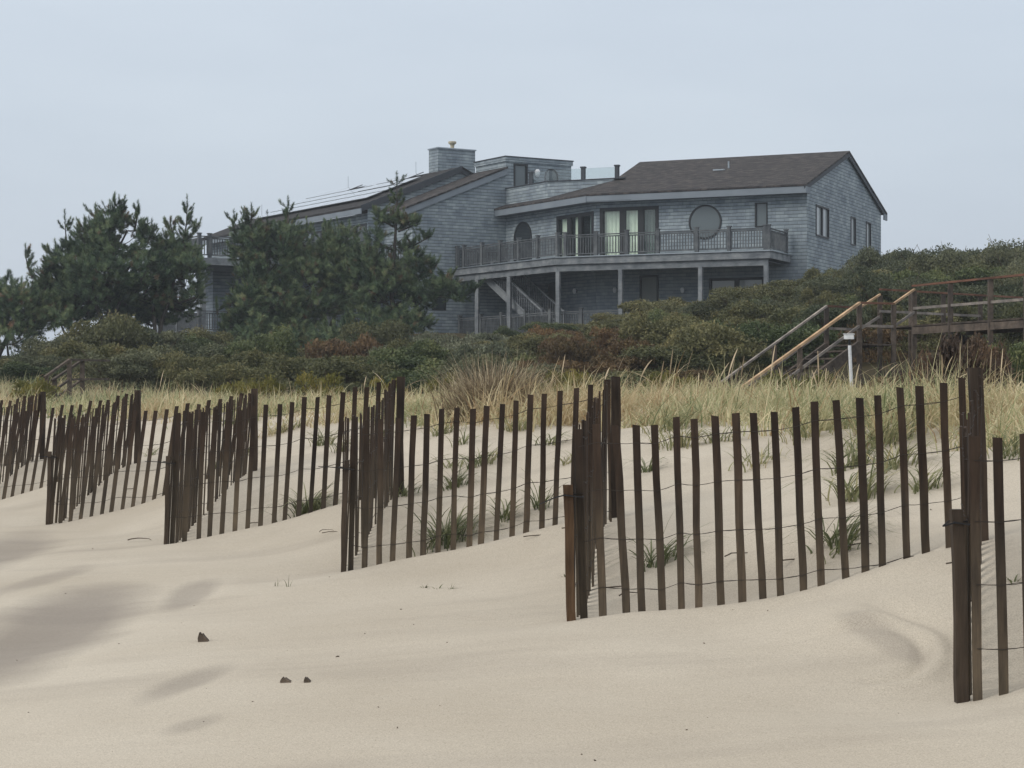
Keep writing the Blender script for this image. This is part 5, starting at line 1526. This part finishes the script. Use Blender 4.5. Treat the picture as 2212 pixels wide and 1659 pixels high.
stick(302, 1170, [(-.09, 0, 0), (-.02, 0, .03), (.02, .02, .012), (.09, 0, .006)], .006, 'bent pale stick on the sand left of the second stake from left')
stick(2098, 1226, [(-.1, 0, .02), (0, .05, .05), (.05, .05, .10)], .004, 'twig at the corner foot on the right', Y0=8.2)
for k, (x, y, lab) in enumerate(((290, 1060, 'small bent twig behind the left panel'), (430, 1058, 'curved dark twig behind the left panel slats'), (1340, 1275, 'dark leaf blade half buried behind the front panel'), (1370, 1290, 'long dark strand behind the front panel foot'), (1250, 1145, 'twig near the back corner of the front panel'), (560, 1135, 'tangle of twigs at the foot of the left panel'), (1160, 1165, 'twig at the foot of the middle panel'), (1600, 1205, 'dry strand on the slope behind the front panel'), (1720, 1215, 'pale strand on the slope behind the front panel'), (1870, 1185, 'dark strand on the slope at the right'))):
    rr = random.Random(k); a = rr.uniform(-.5, .5)
    stick(x, y, [(-.09, a*.1, .01), (-.02, 0, .035), (.05, .01, .02), (.10, .03, .0)], .004, lab, Y0=9.0)
# crumbs scattered over the sand: nobody could count them
mb = MB()
for k in range(90):
    x = random.uniform(10, 2200); y = random.uniform(1200, 1655) if k < 70 else random.uniform(1120, 1300)
    if x > 1240 and y < 1360: continue
    Y_ = 1.25*F/(y-HY)
    X_ = (x-CX)*Y_/F; z = hz(X_, Y_)
    r = .001+.004*random.random()**3*(2 if random.random() < .1 else 1)
    p = Vector((X_, Y_, z+r*.3)); d = Vector((random.uniform(-1, 1), random.uniform(-1, 1), random.uniform(-.2, .5))).normalized()
    mb.tube([p-d*r*1.6, p, p+d*r*1.6], [r*.4, r, r*.3], 5)
o = mb.build('sand_debris', M['drift']); tag(o, 'tiny dark bits of plant debris scattered over the sand', 'debris', kind='stuff')

# ------------------------------------------------------------------ sky, sun, air
world = bpy.data.worlds.new('World'); scene.world = world; world.use_nodes = True
nt = world.node_tree; bg = nt.nodes['Background']
SUN_EL, SUN_AZ = math.radians(38), math.radians(238)
sky = nt.nodes.new('ShaderNodeTexSky'); sky.sky_type = 'NISHITA'; sky.sun_disc = False
sky.sun_elevation = SUN_EL; sky.sun_rotation = SUN_AZ; sky.dust_density = 3; sky.air_density = 1.2
sk = nt.nodes.new('ShaderNodeVectorMath'); sk.operation = 'SCALE'; sk.inputs['Scale'].default_value = .10
nt.links.new(sky.outputs[0], sk.inputs[0])
tc = nt.nodes.new('ShaderNodeTexCoord'); sp = nt.nodes.new('ShaderNodeSeparateXYZ'); nt.links.new(tc.outputs['Generated'], sp.inputs[0])
cr = ramp(nt, [(0, (.585, .648, .745)), (.05, (.60, .668, .765)), (.13, (.645, .722, .815)), (.22, (.71, .79, .885)), (.5, (.98, 1.0, 1.03)), (1, (1.22, 1.23, 1.24))])
nt.links.new(sp.outputs['Z'], cr.inputs[0])
mp = nt.nodes.new('ShaderNodeMapping'); mp.inputs['Scale'].default_value = (1.3, 1.3, 5); nt.links.new(tc.outputs['Generated'], mp.inputs[0])
nz = nt.nodes.new('ShaderNodeTexNoise'); nz.inputs['Scale'].default_value = 2.2; nz.inputs['Detail'].default_value = 4; nt.links.new(mp.outputs[0], nz.inputs['Vector'])
nr = ramp(nt, [(.35, (.94, .945, .955)), (.65, (1.05, 1.045, 1.035))]); nt.links.new(nz.outputs[0], nr.inputs[0])
oc = mixc(nt, cr.outputs[0], nr.outputs[0], 1.0, 'MULTIPLY')
fin = mixc(nt, oc, sk.outputs[0], .12)
nt.links.new(fin, bg.inputs['Color']); bg.inputs['Strength'].default_value = 1.0
sun = bpy.data.lights.new('sun', 'SUN'); sun.energy = 1.35; sun.angle = math.radians(24); sun.color = (1, .95, .88)
so = bpy.data.objects.new('sun', sun); COL.objects.link(so)
# direction towards the sun, matching the sky's rotation (from +Y clockwise)
dv = Vector((math.sin(SUN_AZ)*math.cos(SUN_EL), math.cos(SUN_AZ)*math.cos(SUN_EL), math.sin(SUN_EL)))
so.rotation_euler = dv.to_track_quat('Z', 'Y').to_euler()
# mist: one box round camera and scene
HAZE = .0006
hb = MB(); hb.box((-1200, -60, -12), (1200, 900, 16.5))
m = bpy.data.materials.new('haze'); m.use_nodes = True
for n in list(m.node_tree.nodes):
    if n.type == 'BSDF_PRINCIPLED': m.node_tree.nodes.remove(n)
pv = m.node_tree.nodes.new('ShaderNodeVolumePrincipled'); pv.inputs['Color'].default_value = (.86, .93, 1.0, 1); pv.inputs['Density'].default_value = HAZE; pv.inputs['Anisotropy'].default_value = .2
m.node_tree.links.new(pv.outputs[0], m.node_tree.nodes['Material Output'].inputs['Volume'])
ho = hb.build('haze', m); tag(ho, kind='stuff')

# ------------------------------------------------------------------ camera
cam = bpy.data.cameras.new('camera'); co = bpy.data.objects.new('camera', cam); COL.objects.link(co)
cam.sensor_width = 36; cam.lens = 36*F/2212
co.location = (0, 0, 0); co.rotation_euler = (math.radians(90), 0, 0)
cam.shift_y = (HY-829.5)/2212
cam.clip_start = .1; cam.clip_end = 6000
scene.camera = co
scene.view_settings.view_transform = 'Standard'; scene.view_settings.look = 'None'; scene.view_settings.exposure = 0; scene.view_settings.gamma = 1
